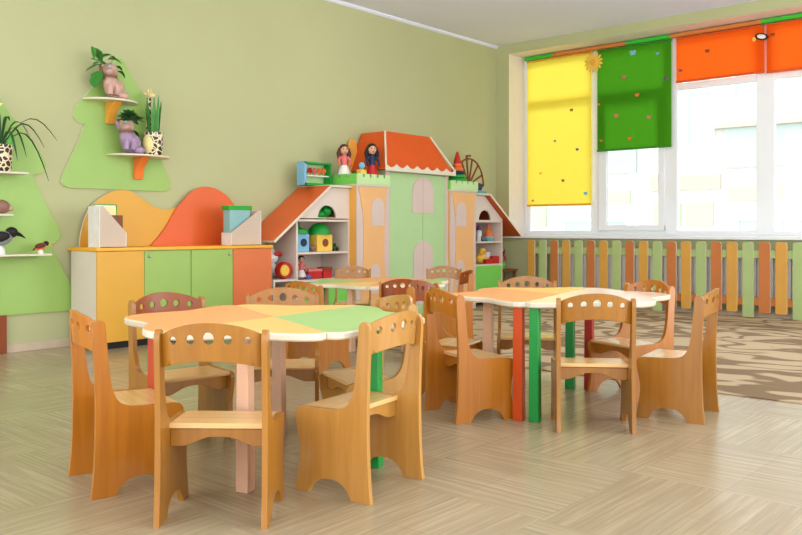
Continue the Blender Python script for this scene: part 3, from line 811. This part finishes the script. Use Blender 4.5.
lf.tube([(-5.20, -.11, 2.07), (-5.27, -.12, 2.10), (-5.35, -.12, 2.11)], .004, 6)
lf.build('foliage', 'leaf', f1)
f2 = figurine(-5.04, -.12, 1.431, 1.0, 'fig_lilac', 'lilac clay animal planter with bushy leaf hair on the lower tree shelf', 'clay_animal_planter')
lf = MB()
for k in range(60):
    a = random.random()*2*PI; el = random.random()*1.3
    c0 = Vector((-5.075, -.165, 1.668)); d = Vector((math.cos(a)*math.cos(el), math.sin(a)*math.cos(el), math.sin(el)*.8))
    p = c0+d*.035; q = c0+d*(.10+.04*random.random())+Vector((0, 0, -.012))
    if q.x < -5.095 and q.y > -.125: continue
    leaves(lf, [(p, q, .020)])
leaves(lf, [((-5.0, -.08, 1.62), (-4.94, -.09, 1.55), .03), ((-5.0, -.08, 1.58), (-4.95, -.10, 1.49), .03)])
lf.build('foliage', 'leafD', f2)

# birds on the left shelf
def bird(x, y, z, s, bodym, wingm, headm, beakm, label, name='toy_bird', tl=1):
    r = thing(name, label, 'bird figurine', (x, y, z))
    MB().lathe([(.0, 0), (.038*s, 0), (.036*s, .03*s), (.02*s, .055*s), (0, .055*s)], (x, y, z), 14).build('stand', 'twhite', r)
    b = MB(); b.ell((x, y, z+.095*s), (.085*s, .045*s, .048*s), rot=(0, -.25, 0)); b.build('body', bodym, r)
    MB().ell((x-.02*s, y-.036*s, z+.105*s), (.075*s, .012*s, .034*s), rot=(0, -.15, 0)).build('wing', wingm, r)
    h = MB().ell((x+.078*s, y, z+.135*s), (.038*s, .033*s, .034*s)).build('head', headm, r)
    k = MB(); k.tube([(x+.105*s, y, z+.130*s), (x+.135*s, y, z+.118*s), (x+.165*s, y, z+.098*s)], [.015*s, .010*s, .002*s], 8); k.build('beak', beakm, r)
    t = MB(); t.hexa([(x-.07*s, y-.018*s, z+.075*s), (x-.07*s, y+.018*s, z+.075*s), (x-.07*s, y+.018*s, z+.092*s), (x-.07*s, y-.018*s, z+.092*s)], [(x-.07*s-.13*s*tl, y-.024*s, z+.040*s), (x-.07*s-.13*s*tl, y+.024*s, z+.040*s), (x-.07*s-.13*s*tl, y+.024*s, z+.050*s), (x-.07*s-.13*s*tl, y-.024*s, z+.050*s)]); t.build('tail', wingm, r)
    return r
bird(-6.02, -.13, .6855, 1.10, 'bird_grey', 'hairk', 'black', 'black', 'black and white magpie figure on the left wall shelf', 'magpie_figurine')
bird(-5.735, -.13, .6855, .52, 'torange', 'hairb', 'black', 'tyellow', 'small orange-breasted bird figure beside the magpie on the shelf', 'small_bird_figurine', .2)
hh = thing('hedgehog_figurine', 'small brown round animal figure on the tiny shelf above the magpie', 'figurine', (-5.99, -.11, .9595))
MB().ell((-5.995, -.11, .9595+.048), (.06, .05, .048)).build('body', 'fig_brown', hh)
MB().ell((-5.945, -.12, .9595+.038), (.026, .022, .022)).build('snout', 'fig_pink', hh)

# ------------------------------------------------------------------ castle shelving
cas = thing('toy_castle', 'castle-shaped toy cabinet with orange roofs, green doors and two peach towers', 'toy cabinet', (-2.0, -.25, 0))
def shelf_wing(xa, xb, shelves, side, roofx0, roofx1):
    zt = 1.235
    c = MB(); c.box(xa+.02, xb-.02, -.035, -.02, .06, .95); c.box(xa, xa+.02, -.40, -.02, 0, .95); c.box(xb-.02, xb, -.40, -.02, 0, .95); c.box(xa+.02, xb-.02, -.39, -.02, .04, .06)
    c.build('carcass', 'white', cas, smooth=0)
    for z in shelves: MB().box(xa+.0205, xb-.0205, -.398, -.0355, z-.02, z).build('shelf', 'white', cas, bevel=.002)
    # gable front with arched opening
    if side < 0: ol = [(xa, .955), (xb, .955), (xb, zt), (roofx1, zt), (xa, zt-(roofx1-xa)*.75)]; hx = -3.235
    else: ol = [(xa, .955), (xb, .955), (xb, zt-(xb-roofx0)*.75), (roofx0, zt), (xa, zt)]; hx = -.795
    ah = [(hx-.115, .962)]+[(hx+.115, .962)]+arc(hx, .962, .115, 0, 180, 12, .11)[1:-1]
    g = MB(); g.sheet(ol, [ah], .018, XZ(-.383)); g.build('gable', 'white', cas, smooth=0)
    b = MB(); b.sheet(ol, [], .012, XZ(-.02)); b.build('gable_back', 'white', cas, smooth=0)
shelf_wing(-3.606, -2.95, (.41, .655, .945), -1, -3.85, -3.215)
shelf_wing(-1.09, -.446, (.465, .722, .955), 1, -.80, -.2)
MB().box(-1.07, -.466, -.402, -.385, .07, .445).build('door', 'c_green2', cas, bevel=.002)
MB().box(-3.586, -2.96, -.402, -.385, .07, .385).build('door', 'c_green2', cas, bevel=.002)
def roof_slab(a, b, y0, y1, mts):
    t = .024; d = Vector((b[0]-a[0], 0, b[1]-a[1])).normalized(); n = Vector((-d.z, 0, d.x))
    if n.z < 0: n = -n
    A0, B0 = Vector((a[0], 0, a[1])), Vector((b[0], 0, b[1]))
    P = [A0, B0, B0+n*t, A0+n*t]
    V = [(p.x, y0, p.z) for p in P]+[(p.x, y1, p.z) for p in P]
    F = [(0, 1, 2, 3), (7, 6, 5, 4), (0, 4, 5, 1), (1, 5, 6, 2), (2, 6, 7, 3), (3, 7, 4, 0)]
    m = MB(); m.add(V, F, [1, 1, 2, 1, 0, 1]); o = m.build('roof_slope', mts, cas, smooth=0)
roof_slab((-3.875, .742), (-3.215, 1.237), -.02, -.44, ['cab_orange', 'edge', 'c_roof2'])
roof_slab((-.80, 1.237), (-.165, .775), -.02, -.475, ['cab_orange', 'edge', 'c_roof2'])
MB().box(-3.235, -2.945, -.44, -.02, 1.238, 1.258).build('wing_top', 'edge', cas, bevel=.002)
MB().box(-1.10, -.785, -.44, -.02, 1.238, 1.258).build('wing_top', 'edge', cas, bevel=.002)
# side shelf outside the left wing, under the overhanging roof
MB().box(-3.86, -3.607, -.40, -.03, .405, .425).build('side_shelf', 'white', cas, bevel=.002)
MB().box(-3.86, -3.842, -.40, -.03, 0, .405).build('side_support', 'white', cas, bevel=.002)
def arch_out(x0, x1, z0, z1):
    r = (x1-x0)/2
    return [(x0, z0), (x1, z0)]+arc((x0+x1)/2, z1-r, r, 0, 180, 12)
def tower(x0, x1, wx0, wx1, lx0, lx1, amber):
    MB().box(x0, x1, -.485, -.02, 0, 1.26).build('tower_body', 'c_amber', cas, smooth=0)
    MB().box(x0, x1, -.497, -.485, 0, 1.26).build('tower_front', 'c_pink', cas, smooth=0)
    w_ = .05
    lft = smooth_path([(x0+.065, .03), (x0+.05, .25), (x0+.075, .50), (x0+.085, .75), (x0+.075, 1.0), (x0+.03, 1.20), (x0+.012, 1.25)], 4)
    rgt = smooth_path([(x1-.012, 1.25), (x1-.03, 1.15), (x1-.045, .9), (x1-.055, .6), (x1-.03, .3), (x1-.05, .03)], 4)
    b = MB(); b.sheet(lft+rgt, [], .008, XZ(-.497)); b.build('tower_panel', 'c_peach', cas, smooth=0)
    b = MB(); b.sheet(arch_out(wx0, wx1, .888, 1.152), [], .006, XZ(-.505)); b.build('tower_window', 'c_pink', cas, smooth=0)
    b = MB(); b.sheet(arch_out(lx0, lx1, .25, .53), [], .006, XZ(-.505)); b.build('tower_window', 'c_pink', cas, smooth=0)
    MB().box(x0-.012, x1+.012, -.512, -.02, 1.26, 1.275).build('tower_trim', 'edge', cas, smooth=0)
    # battlements
    n = 5; W = x1-x0+.03; a = x0-.015; gap = .022; mw = (W-(n-1)*gap)/n
    ol = [(a, 1.275), (a+W, 1.275)]; zt, zn = 1.372, 1.342
    x = a+W
    for k in range(n):
        ol += [(x, zt), (x-mw, zt)]; x -= mw
        if k < n-1: ol += [(x, zn), (x-gap, zn)]; x -= gap
    b = MB(); b.sheet(ol, [], .014, XZ(-.505)); b.build('battlement', 'c_pale', cas, smooth=0)
    for xs in (a, a+W-.014):
        ol = [(-.505, 1.275), (-.04, 1.275)]; y = -.04; gm = .10
        for k in range(4):
            ol += [(y, zt), (y-.095, zt)]; y -= .095
            if k < 3: ol += [(y, zn), (y-.0283, zn)]; y -= .0283
        b = MB(); b.sheet(ol, [], .014, lambda u, v, w: (xs+w, u, v)); b.build('battlement', 'c_green2', cas, smooth=0)
    MB().box(a+.014, a+W-.014, -.504, -.04, 1.276, 1.335).build('tower_deck', 'c_green2', cas, smooth=0)
tower(-2.95, -2.53, -2.769, -2.589, -2.775, -2.645, 0)
tower(-1.545, -1.10, -1.463, -1.288, -1.463, -1.323, 0)
MB().box(-2.515, -1.56, -.45, -.02, 0, 1.43).build('keep_body', 'c_green', cas, smooth=0)
seam = -1.962
for sg, x0, x1 in ((-1, -2.46, seam-.002), (1, seam+.002, -1.60)):
    d = MB().box(x0, x1, -.465, -.451, .04, 1.41).build('door', 'c_green', cas, bevel=.001)
    lab(d, 'left green castle door' if sg < 0 else 'right green castle door')
    for z0, z1, hwid in ((1.022, 1.385, .168), (.10, .745, .152)):
        e = seam+sg*.001
        a = arc(e, z1-hwid*1.0, hwid, 0, 90, 8) if sg > 0 else arc(e, z1-hwid*1.0, hwid, 90, 180, 8)
        ol = ([(e, z0), (e+hwid, z0)]+a) if sg > 0 else ([(e, z0)]+a+[(e-hwid, z0)])
        b = MB(); b.sheet(ol, [], .006, XZ(-.4655)); b.build('window_panel', 'c_pink', d, smooth=0)
MB().box(-2.525, -2.465, -.468, -.451, 0, 1.42).build('keep_trim', 'c_pink', cas, smooth=0)
MB().box(-1.60, -1.548, -.468, -.451, 0, 1.42).build('keep_trim', 'c_pink', cas, smooth=0)
# mansard roof with a scalloped eave
B4 = [(-2.57, -.51, 1.432), (-1.50, -.51, 1.432), (-1.50, -.02, 1.432), (-2.57, -.02, 1.432)]
T4 = [(-2.40, -.34, 1.825), (-1.70, -.34, 1.825), (-1.70, -.02, 1.825), (-2.40, -.02, 1.825)]
MB().hexa(B4, T4).build('main_roof', 'c_roof', cas, bevel=.006)
for k in (0, 1): MB().tube([Vector(B4[k])+Vector((0, -.004, .04)), Vector(T4[k])+Vector((0, -.004, 0))], .010, 8).build('roof_ridge', 'edge', cas)
ol = [(-2.58, 1.418), (-1.49, 1.418)]; n = 7; x = -1.49; W = 1.09/n
for k in range(n):
    for j in range(7):
        t = j/6
        ol.append((x-W*t, 1.452+.034*abs(2*t-1)**1.7))
    x -= W
ol2 = [ol[0], ol[1]]+[p for i, p in enumerate(ol[2:]) if i == 0 or abs(p[0]-ol[2:][i-1][0]) > 1e-6]
b = MB(); b.sheet(ol2, [], .012, XZ(-.512)); b.build('scalloped_eave', 'edge', cas, smooth=0)
b = MB(); b.sheet([(-2.595, 1.30), (-2.482, 1.30)]+arc(-2.5385, 1.70, .0565, 0, 180, 10), [], .018, XZ(-.025)); b.build('crest_board', 'c_amber', cas, bevel=.003)

# ------------------------------------------------------------------ toys on and in the castle
def obj_at(name, label, cat, loc, group=None): return thing(name, label, cat, loc, group)
# display box with fruit
bx = obj_at('toy_display_box', 'blue and green open box of red and orange toy flowers on the left castle wing', 'toy box', (-3.2, -.2, 1.2585))
x0, x1, z0, z1 = -3.36, -3.03, 1.2585, 1.47
MB().box(x0, x1, -.15, -.14, z0, z1).build('back', 'c_pale', bx)
lab(MB().box(x0-.006, x0+.022, -.24, -.139, z0, z1).build('side', 'ltblue', bx), 'light blue left side')
MB().box(x1-.012, x1, -.24, -.139, z0, z1).build('side', 'tgreen', bx)
MB().box(x0, x1, -.24, -.139, z0, z0+.02).build('bottom', 'tgreen', bx)
MB().box(x0-.004, x1, -.24, -.139, z1-.014, z1+.002).build('top', 'tgreen', bx)
MB().box(x0+.022, x1-.012, -.22, -.15, z0+.085, z0+.095).build('shelf', 'twhite', bx)
for k, (dx, mt) in enumerate(((.055, 'red'), (.113, 'red'), (.171, 'pink'), (.229, 'torange'), (.287, 'torange'))):
    f = MB()
    c = Vector((x0+dx, -.185, z0+.095+.045))
    for j in range(6):
        a = j*PI/3
        f.ell((c.x+.016*math.cos(a), c.y, c.z+.016*math.sin(a)), (.012, .012, .012), n=8, m=6)
    f.ell((c.x, c.y-.012, c.z), .014, n=8, m=6); f.tube([(c.x, c.y, z0+.096), (c.x, c.y, c.z)], .005, 6)
    tag(f.build('toy_flower', mt, loc=(c.x, c.y, z0+.096)), ['dark red toy flower at the left end of the open box', 'second red toy flower in the open box', 'pink toy flower in the middle of the open box', 'orange toy flower right of the pink one in the box', 'orange toy flower at the right end of the open box'][k], 'toy flower', 'toy flowers in the display box')

def doll(x, y, z, s, hair, top, skirt, label, rz=0, longhair=True, seated=False):
    r = thing('doll', label, 'doll', (x, y, z))
    b = MB()
    b.tube([(0, 0, .10), (0, 0, .14), (0, 0, .17), (0, 0, .195), (0, 0, .21)], [.030, .026, .032, .024, .010], 12)
    bo = b
    hd = MB().ell((0, 0, .245), (.036, .036, .042))
    hd.ell((0, -.036, .240), (.005, .006, .006), n=8, m=6)
    e = MB()
    e = [MB().ell((sg*.014, -.033, .252), (.005, .004, .006), n=8, m=6) for sg in (-1, 1)]
    mo = MB().ell((0, -.034, .224), (.009, .003, .003), n=8, m=6)
    h = MB(); h.ell((0, .010, .258), (.042, .040, .040))
    if longhair:
        for sg in (-1, 1): h.tube([(sg*.034, .005, .26), (sg*.046, .008, .215), (sg*.044, .006, .16)], [.016, .020, .010], 8)
        h.tube([(0, .03, .26), (0, .038, .20), (0, .034, .14)], [.03, .034, .02], 8)
    ar = []
    for sg in (-1, 1):
        a = MB(); a.tube([(sg*.030, 0, .187), (sg*.052, -.008, .155), (sg*.050, -.028, .122)], [.013, .011, .009], 8); a.ell((sg*.049, -.034, .115), .011, n=8, m=6); ar.append(a)
    sk = MB().lathe([(.0, .03), (.062, .03), (.060, .04), (.040, .09), (.030, .115), (0, .115)], (0, 0, 0), 16)
    lg = []
    for sg in (-1, 1):
        l = MB()
        if seated: l.tube([(sg*.022, -.02, .045), (sg*.024, -.075, .040), (sg*.024, -.09, .016), (sg*.024, -.092, -.02)], [.016, .014, .012, .010], 8)
        else: l.tube([(sg*.020, 0, .07), (sg*.021, 0, .012)], [.014, .011], 8); l.ell((sg*.021, -.012, .010), (.013, .024, .010), n=8, m=6)
        lg.append(l)
    R = Matrix.Rotation(rz, 4, 'Z')
    def fin(m, nm, mt, par=r):
        m.v = [tuple(R @ (Vector(v)*s)+Vector((x, y, z))) for v in m.v]; return m.build(nm, mt, par)
    fin(bo, 'bodice', top); ho = fin(hd, 'head', 'skin'); [fin(q_, 'eye', 'black', ho) for q_ in e]; fin(mo, 'mouth', 'red', ho); fin(h, 'hair', hair)
    for a in ar: fin(a, 'arm', top)
    fin(sk, 'skirt', skirt)
    for l in lg: fin(l, 'leg', 'skin')
    return r
doll(-2.86, -.24, 1.3355, 1.12, 'hairb', 'pink', 'twhite', 'doll with long brown hair in red and white on the left tower', -.5)
doll(-2.655, -.41, 1.3355, 1.16, 'hairk', 'navy', 'red', 'doll with long black hair in navy jacket and red skirt on the left tower', -.5)
yb = obj_at('toy_block', 'small yellow and blue toy block beside the black-haired doll on the tower', 'toy', (-2.76, -.42, 1.3355))
MB().box(-2.84, -2.765, -.45, -.38, 1.3355, 1.42).build('body', 'tyellow', yb, bevel=.01)
MB().ell((-2.80, -.415, 1.455), (.03, .03, .035)).build('top', 'ltblue', yb)

def pyramid(x, y, z, cols, s, label):
    r = thing('stacking_rings', label, 'stacking toy', (x, y, z), 'stacking ring toys on the right tower')
    MB().lathe([(0, 0), (.088*s, 0), (.088*s, .018*s), (.02*s, .022*s), (.012*s, .20*s), (0, .20*s)], (x, y, z), 18).build('base', cols[0], r)
    zz = z+.022*s
    for k, c in enumerate(cols[1:]):
        R0 = (.080-.0105*k)*s; h = .030*s
        MB().lathe([(.013*s, 0), (R0-.008*s, 0), (R0, h*.3), (R0, h*.7), (R0-.008*s, h), (.013*s, h)], (x, y, zz), 18).build('ring', c, r); zz += h+.0005
    MB().lathe([(.0, 0), (.034*s, 0), (.026*s, .03*s), (.012*s, .085*s), (0, .10*s)], (x, y, zz), 14).build('tip', 'red', r)
pyramid(-1.27, -.375, 1.3355, ['ltblue', 'tgreen', 'tgreen', 'navy', 'torange', 'torange'], 1.35, 'stacking ring toy, green below and red tip, at the front of the right tower')
pyramid(-1.25, -.14, 1.3355, ['blue', 'tgreen', 'tyellow', 'torange', 'pink', 'red'], 1.2, 'stacking ring toy mostly hidden behind the main castle roof, red tip showing')
# wooden stick model
ship = obj_at('stick_windmill', 'brown wooden stick model with fanned slats on the right castle wing', 'wooden model', (-.90, -.22, 1.2585))
m = MB()
hub = Vector((-.83, -.20, 1.36))
for a in (-55, -30, -8, 14, 40, 66, 90):
    t = D2R(a); tip = hub+Vector((math.sin(t)*.28, .0, math.cos(t)*.31))
    m.tube([hub, tip], [.011, .012], 6)
m.build('slat', 'stick', ship)
m = MB(); pr = [hub+Vector((math.sin(D2R(a))*.27, -.012, math.cos(D2R(a))*.30)) for a in range(-55, 96, 8)]
m.tube(pr, .010, 6); m.build('rim', 'stick', ship)
m = MB()
for sx, sy in ((-.10, -.07), (.10, -.07), (-.10, .07), (.10, .07)): m.tube([hub, (hub.x+sx, hub.y+sy, 1.2685)], [.014, .012], 6)
m.build('stand', 'stick', ship)
MB().ell((hub.x, hub.y-.025, hub.z+.03), (.028, .014, .028)).build('hub', 'leaf', ship)
MB().tube([(hub.x-.02, hub.y, hub.z+.28), (hub.x-.04, hub.y, hub.z+.33), (hub.x+.03, hub.y, hub.z+.335)], .014, 6).build('finial', 'stick', ship)
tb = obj_at('board_game', 'flat teal game box under the stick model on the right castle wing', 'game box', (-.92, -.30, 1.2585))
MB().box(-1.06, -.795, -.425, -.30, 1.2585, 1.283).build('box', 'teal', tb, bevel=.003)
MB().box(-1.062, -.793, -.427, -.298, 1.283, 1.289).build('lid', 'ltblue', tb, bevel=.002)
nb = obj_at('toy_wedge', 'dark blue toy wedge lying on the teal game box', 'toy', (-.90, -.37, 1.2895))
ol = [(-.97, 1.2895), (-.86, 1.2895), (-.82, 1.36), (-.90, 1.375)]
b = MB(); b.sheet(ol, [], .07, XZ(-.33)); b.build('body', 'navy', nb, bevel=.004)
MB().ell((-.975, -.365, 1.318), (.03, .03, .028)).build('wheel', 'black', nb)

# toy houses in the left wing
def house(x, y, z, w_, d, h, rh, wall, roof, label, dome=False, door='brown'):
    r = thing('toy_house', label, 'toy house', (x, y, z))
    MB().box(x-w_/2, x+w_/2, y-d/2, y+d/2, z, z+h).build('walls', wall, r, bevel=.004)
    m = MB()
    if dome:
        m.lathe([(0, 0), (w_*.56, 0), (w_*.56, rh*.15), (w_*.48, rh*.5), (w_*.30, rh*.85), (0, rh)], (x, y, z+h+.0005), 16)
    else:
        m.lathe([(0, 0), (w_*.62, 0), (w_*.58, rh*.35), (w_*.12, rh*.55), (w_*.06, rh*.9), (0, rh)], (x, y, z+h+.0005), 16)
    m.build('roof', roof, r)
    MB().lathe([(0, 0), (.030, 0), (.030, .008), (0, .008)], (0, 0, 0), 14).v
    d_ = MB(); d_.lathe([(0, 0), (.036, 0), (.036, .006), (0, .006)], (0, 0, 0), 14)
    d_.v = [tuple(Matrix.Rotation(PI/2, 4, 'X') @ Vector(v)+Vector((x+.005, y-d/2, z+h*.52))) for v in d_.v]
    d_.build('round_door', door, r)
    return r
house(-3.475, -.28, .6555, .145, .13, .160, .105, 'ltblue', 'tgreen', 'light blue toy house with green roof on the upper left castle shelf', False, 'navy')
house(-3.225, -.28, .6555, .19, .16, .152, .108, 'tyellow', 'tgreen', 'yellow toy house with green domed roof and round door on the castle shelf', True)
q = obj_at('toy_car', 'dark green toy car right of the yellow toy house', 'toy car', (-3.06, -.28, .6555))
MB().box(-3.11, -3.00, -.31, -.25, .668, .70).box(-3.085, -3.025, -.305, -.255, .70, .725).build('body', 'leafD', q, bevel=.008)
for sx in (-3.085, -3.025):
    for sy in (-.315, -.249):
        MB().tube([(sx, sy-.006, .6705), (sx, sy+.006, .6705)], .0148, 10).build('wheel', 'black', q)
q = obj_at('toy_ball', 'small brown ball between the two toy houses', 'toy ball', (-3.36, -.34, .6555))
MB().ell((-3.362, -.345, .6555+.030), .030).build('ball', 'fig_brown', q)
q = obj_at('toy_frog', 'green soft toy lying in the arched loft of the left castle wing', 'soft toy', (-3.19, -.25, .9455))
MB().ell((-3.20, -.26, .9455+.05), (.10, .07, .05)).ell((-3.16, -.31, .9455+.08), (.055, .05, .05)).build('body', 'tgreen', q)
q = obj_at('yellow_ball', 'pale yellow ball inside the dark loft of the right castle wing', 'toy ball', (-.87, -.30, .9555))
MB().ell((-.87, -.30, .9555+.035), .035).build('ball', 'cream_y', q)
# lower left shelf
doll(-3.455, -.30, .4105, .72, 'hairk', 'pink', 'twhite', 'small dark-haired doll in pink on the lower left castle shelf', -.6, False)
def block(name, label, cat, x, y, z, sx, sy, sz, body, lid=None, part='lid'):
    r = thing(name, label, cat, (x, y, z))
    zz = z+sz if not lid else z+sz*.72
    MB().box(x-sx/2, x+sx/2, y-sy/2, y+sy/2, z, zz).build('body', body, r, bevel=.006)
    if lid: MB().box(x-sx/2-.003, x+sx/2+.003, y-sy/2-.003, y+sy/2+.003, zz, z+sz).build(part, lid, r, bevel=.005)
    return r
block('toy_truck', 'red toy truck with pink load on the lower left castle shelf', 'toy truck', -3.32, -.29, .4105, .16, .10, .09, 'red', 'pink', 'load')
block('toy_suitcase', 'dark red toy case right of the toy truck on the castle shelf', 'toy case', -3.15, -.28, .4105, .11, .08, .10, 'red', 'brown', 'lid')
q = obj_at('blue_ball', 'small blue ball in front of the dark-haired doll on the castle shelf', 'toy ball', (-3.40, -.36, .4105))
MB().ell((-3.437, -.374, .4105+.023), .0225).build('ball', 'blue', q)
# under the left roof
q = obj_at('plush_toy', 'white plush animal with a red bow under the left castle roof', 'soft toy', (-3.70, -.16, .4255))
def pz(m): m.v = [(v[0]-.035, v[1]+.03, v[2]) for v in m.v]; return m
pz(MB().ell((-3.68, -.20, .4255+.075), (.075, .07, .075))).build('body', 'twhite', q)
pz(MB().ell((-3.67, -.21, .4255+.185), (.068, .062, .058)).ell((-3.72, -.20, .655), (.02, .014, .032)).ell((-3.645, -.20, .66), (.02, .014, .032))).build('head', 'twhite', q)
pz(MB().ell((-3.652, -.265, .4255+.215), (.032, .014, .02)).ell((-3.615, -.262, .4255+.212), (.026, .014, .022))).build('bow', 'red', q)
q = obj_at('toy_drum', 'round red and yellow toy in front of the white plush animal', 'toy', (-3.68, -.32, .4255))
d_ = MB(); d_.lathe([(0, 0), (.070, 0), (.075, .02), (.075, .05), (.070, .07), (0, .07)], (0, 0, 0), 20)
RT = Matrix.Rotation(PI/2, 4, 'X') 
d_.v = [tuple(RT @ Vector(v)+Vector((-3.70, -.31, .4255+.0755))) for v in d_.v]; d_.build('rim', 'red', q)
d_ = MB(); d_.lathe([(0, 0), (.05, 0), (.046, .010), (0, .012)], (0, 0, 0), 18)
d_.v = [tuple(RT @ Vector(v)+Vector((-3.72, -.3805, .4255+.0755))) for v in d_.v]; d_.build('face', 'tyellow', q)
# right wing toys
q = obj_at('toy_rocket', 'violet and white toy rocket on the upper right castle shelf', 'toy', (-.70, -.28, .7225))
MB().lathe([(0, 0), (.03, 0), (.034, .06), (.03, .12), (0, .125)], (-.70, -.25, .723), 14).build('body', 'twhite', q)
MB().lathe([(.0, 0), (.033, 0), (.026, .035), (0, .075)], (-.70, -.25, .849), 14).build('nose', 'violet', q)
for k in range(3):
    a = k*2*PI/3+.4
    MB().hexa([(-.70+.025*math.cos(a), -.25+.025*math.sin(a), .723), (-.70+.028*math.cos(a+.2), -.25+.028*math.sin(a+.2), .723), (-.70+.075*math.cos(a+.08), -.25+.075*math.sin(a+.08), .723), (-.70+.075*math.cos(a), -.25+.075*math.sin(a), .723)],
           [(-.70+.025*math.cos(a), -.25+.025*math.sin(a), .80), (-.70+.028*math.cos(a+.2), -.25+.028*math.sin(a+.2), .80), (-.70+.05*math.cos(a+.08), -.25+.05*math.sin(a+.08), .75), (-.70+.05*math.cos(a), -.25+.05*math.sin(a), .75)]).build('fin', 'violet', q)
block('teal_toy_tub', 'teal toy tub at the front of the upper right castle shelf', 'toy', -.66, -.36, .7225, .12, .06, .05, 'teal', 'ltblue')
q = obj_at('toy_bottle', 'orange toy bottle on the upper right castle shelf', 'toy', (-.555, -.28, .7225))
MB().lathe([(0, 0), (.048, 0), (.05, .02), (.05, .10), (.02, .14), (.018, .17), (0, .17)], (-.555, -.28, .7228), 16).build('body', 'torange', q)
MB().lathe([(0, 0), (.021, 0), (.021, .025), (0, .025)], (-.555, -.28, .8930), 12).build('cap', 'pink', q)
q = obj_at('toy_duck', 'yellow toy duck on the lower right castle shelf', 'toy', (-.69, -.27, .4655))
MB().ell((-.69, -.27, .4655+.06), (.08, .06, .06)).ell((-.72, -.31, .4655+.14), (.045, .042, .042)).build('body', 'tyellow', q)
MB().ell((-.735, -.352, .4655+.135), (.018, .02, .009)).build('beak', 'torange', q)
q = obj_at('toy_cup', 'white toy cup next to the yellow duck', 'toy cup', (-.69, -.27, .4655))
MB().lathe([(0, 0), (.040, 0), (.052, .13), (.046, .13), (.036, .012), (0, .010)], (-.565, -.25, .4658), 16).build('bowl', 'twhite', q)
MB().tube([(-.52, -.25, .57), (-.49, -.25, .56), (-.495, -.25, .51), (-.525, -.25, .50)], .007, 8).build('handle', 'twhite', q)
block('red_toy_brick', 'red toy brick before the yellow duck', 'toy brick', -.68, -.365, .4655, .13, .05, .055, 'red')
block('red_toy_brick', 'red toy brick before the white toy cup', 'toy brick', -.545, -.355, .4655, .11, .06, .085, 'red')
# right of the castle
st = obj_at('doll_stool', 'small brown stool holding a doll, between castle and window wall', 'stool', (-.20, -.20, 0))
MB().box(-.36, -.05, -.35, -.06, .36, .385).build('seat', 'brown', st, bevel=.004)
for sx in (-.345, -.095):
    for sy in (-.335, -.105): MB().box(sx, sx+.03, sy, sy+.03, 0, .36).build('leg', 'brown', st)
doll(-.22, -.22, .3855, .95, 'hairb', 'red', 'pink', 'brown-haired doll in red sitting on a brown stool right of the castle', -.5)
q = obj_at('green_ball', 'green toy ball with yellow patch on the stool beside the doll', 'toy ball', (-.30, -.30, .3855))
MB().ell((-.31, -.305, .3855+.045), .045).build('ball', 'leafL', q)

# ------------------------------------------------------------------ light, camera
W = bpy.data.worlds.new('sky'); S.world = W; W.use_nodes = True
nt = W.node_tree; bg = nt.nodes['Background']
# overcast sky, brightest towards the sun side beyond the windows
tc = nt.nodes.new('ShaderNodeTexCoord'); sx = nt.nodes.new('ShaderNodeSeparateXYZ'); mr = nt.nodes.new('ShaderNodeMapRange')
mr.interpolation_type = 'SMOOTHSTEP'
mr.inputs['From Min'].default_value = -.1; mr.inputs['From Max'].default_value = .9
mr.inputs['To Min'].default_value = 2.35; mr.inputs['To Max'].default_value = 8.0
m2 = nt.nodes.new('ShaderNodeMapRange'); m2.inputs['From Min'].default_value = -.1; m2.inputs['From Max'].default_value = -1; m2.inputs['To Min'].default_value = 0; m2.inputs['To Max'].default_value = 1.1
ad = nt.nodes.new('ShaderNodeMath'); ad.operation = 'ADD'
nt.links.new(tc.outputs['Generated'], sx.inputs['Vector']); nt.links.new(sx.outputs['X'], mr.inputs['Value']); nt.links.new(sx.outputs['X'], m2.inputs['Value']); nt.links.new(mr.outputs['Result'], ad.inputs[0]); nt.links.new(m2.outputs['Result'], ad.inputs[1]); nt.links.new(ad.outputs[0], bg.inputs['Strength'])
bg.inputs['Color'].default_value = (.95, .98, 1.0, 1)

for lx, ly, e in ((-3.2, -1.8, 15), (-2.4, -4.2, 20), (-5.8, -3.6, 11), (-8.2, -2.6, 12)):     # above the frame: first inferred from wall glow, others unseen fill added to brighten
    l = bpy.data.lights.new('ceiling_lamp_fill', 'POINT'); l.energy = e; l.shadow_soft_size = .22; l.color = (1, .98, .95)
    o = bpy.data.objects.new('ceiling_lamp_fill', l); COL.objects.link(o); o.location = (lx, ly, 2.8)

cam = bpy.data.cameras.new('camera'); co = bpy.data.objects.new('camera', cam); COL.objects.link(co)
co.location = (-8.430, -5.851, .85)
co.rotation_euler = (PI/2, 0, math.atan2(-.75134, .65991))
cam.sensor_width = 36; cam.lens = 36*830/802
cam.shift_y = -(267.5-230)/802
cam.clip_end = 200
S.camera = co
S.view_settings.view_transform = 'Standard'; S.view_settings.look = 'None'
S.view_settings.exposure = 0; S.view_settings.gamma = 1
S.view_settings.use_curve_mapping = False
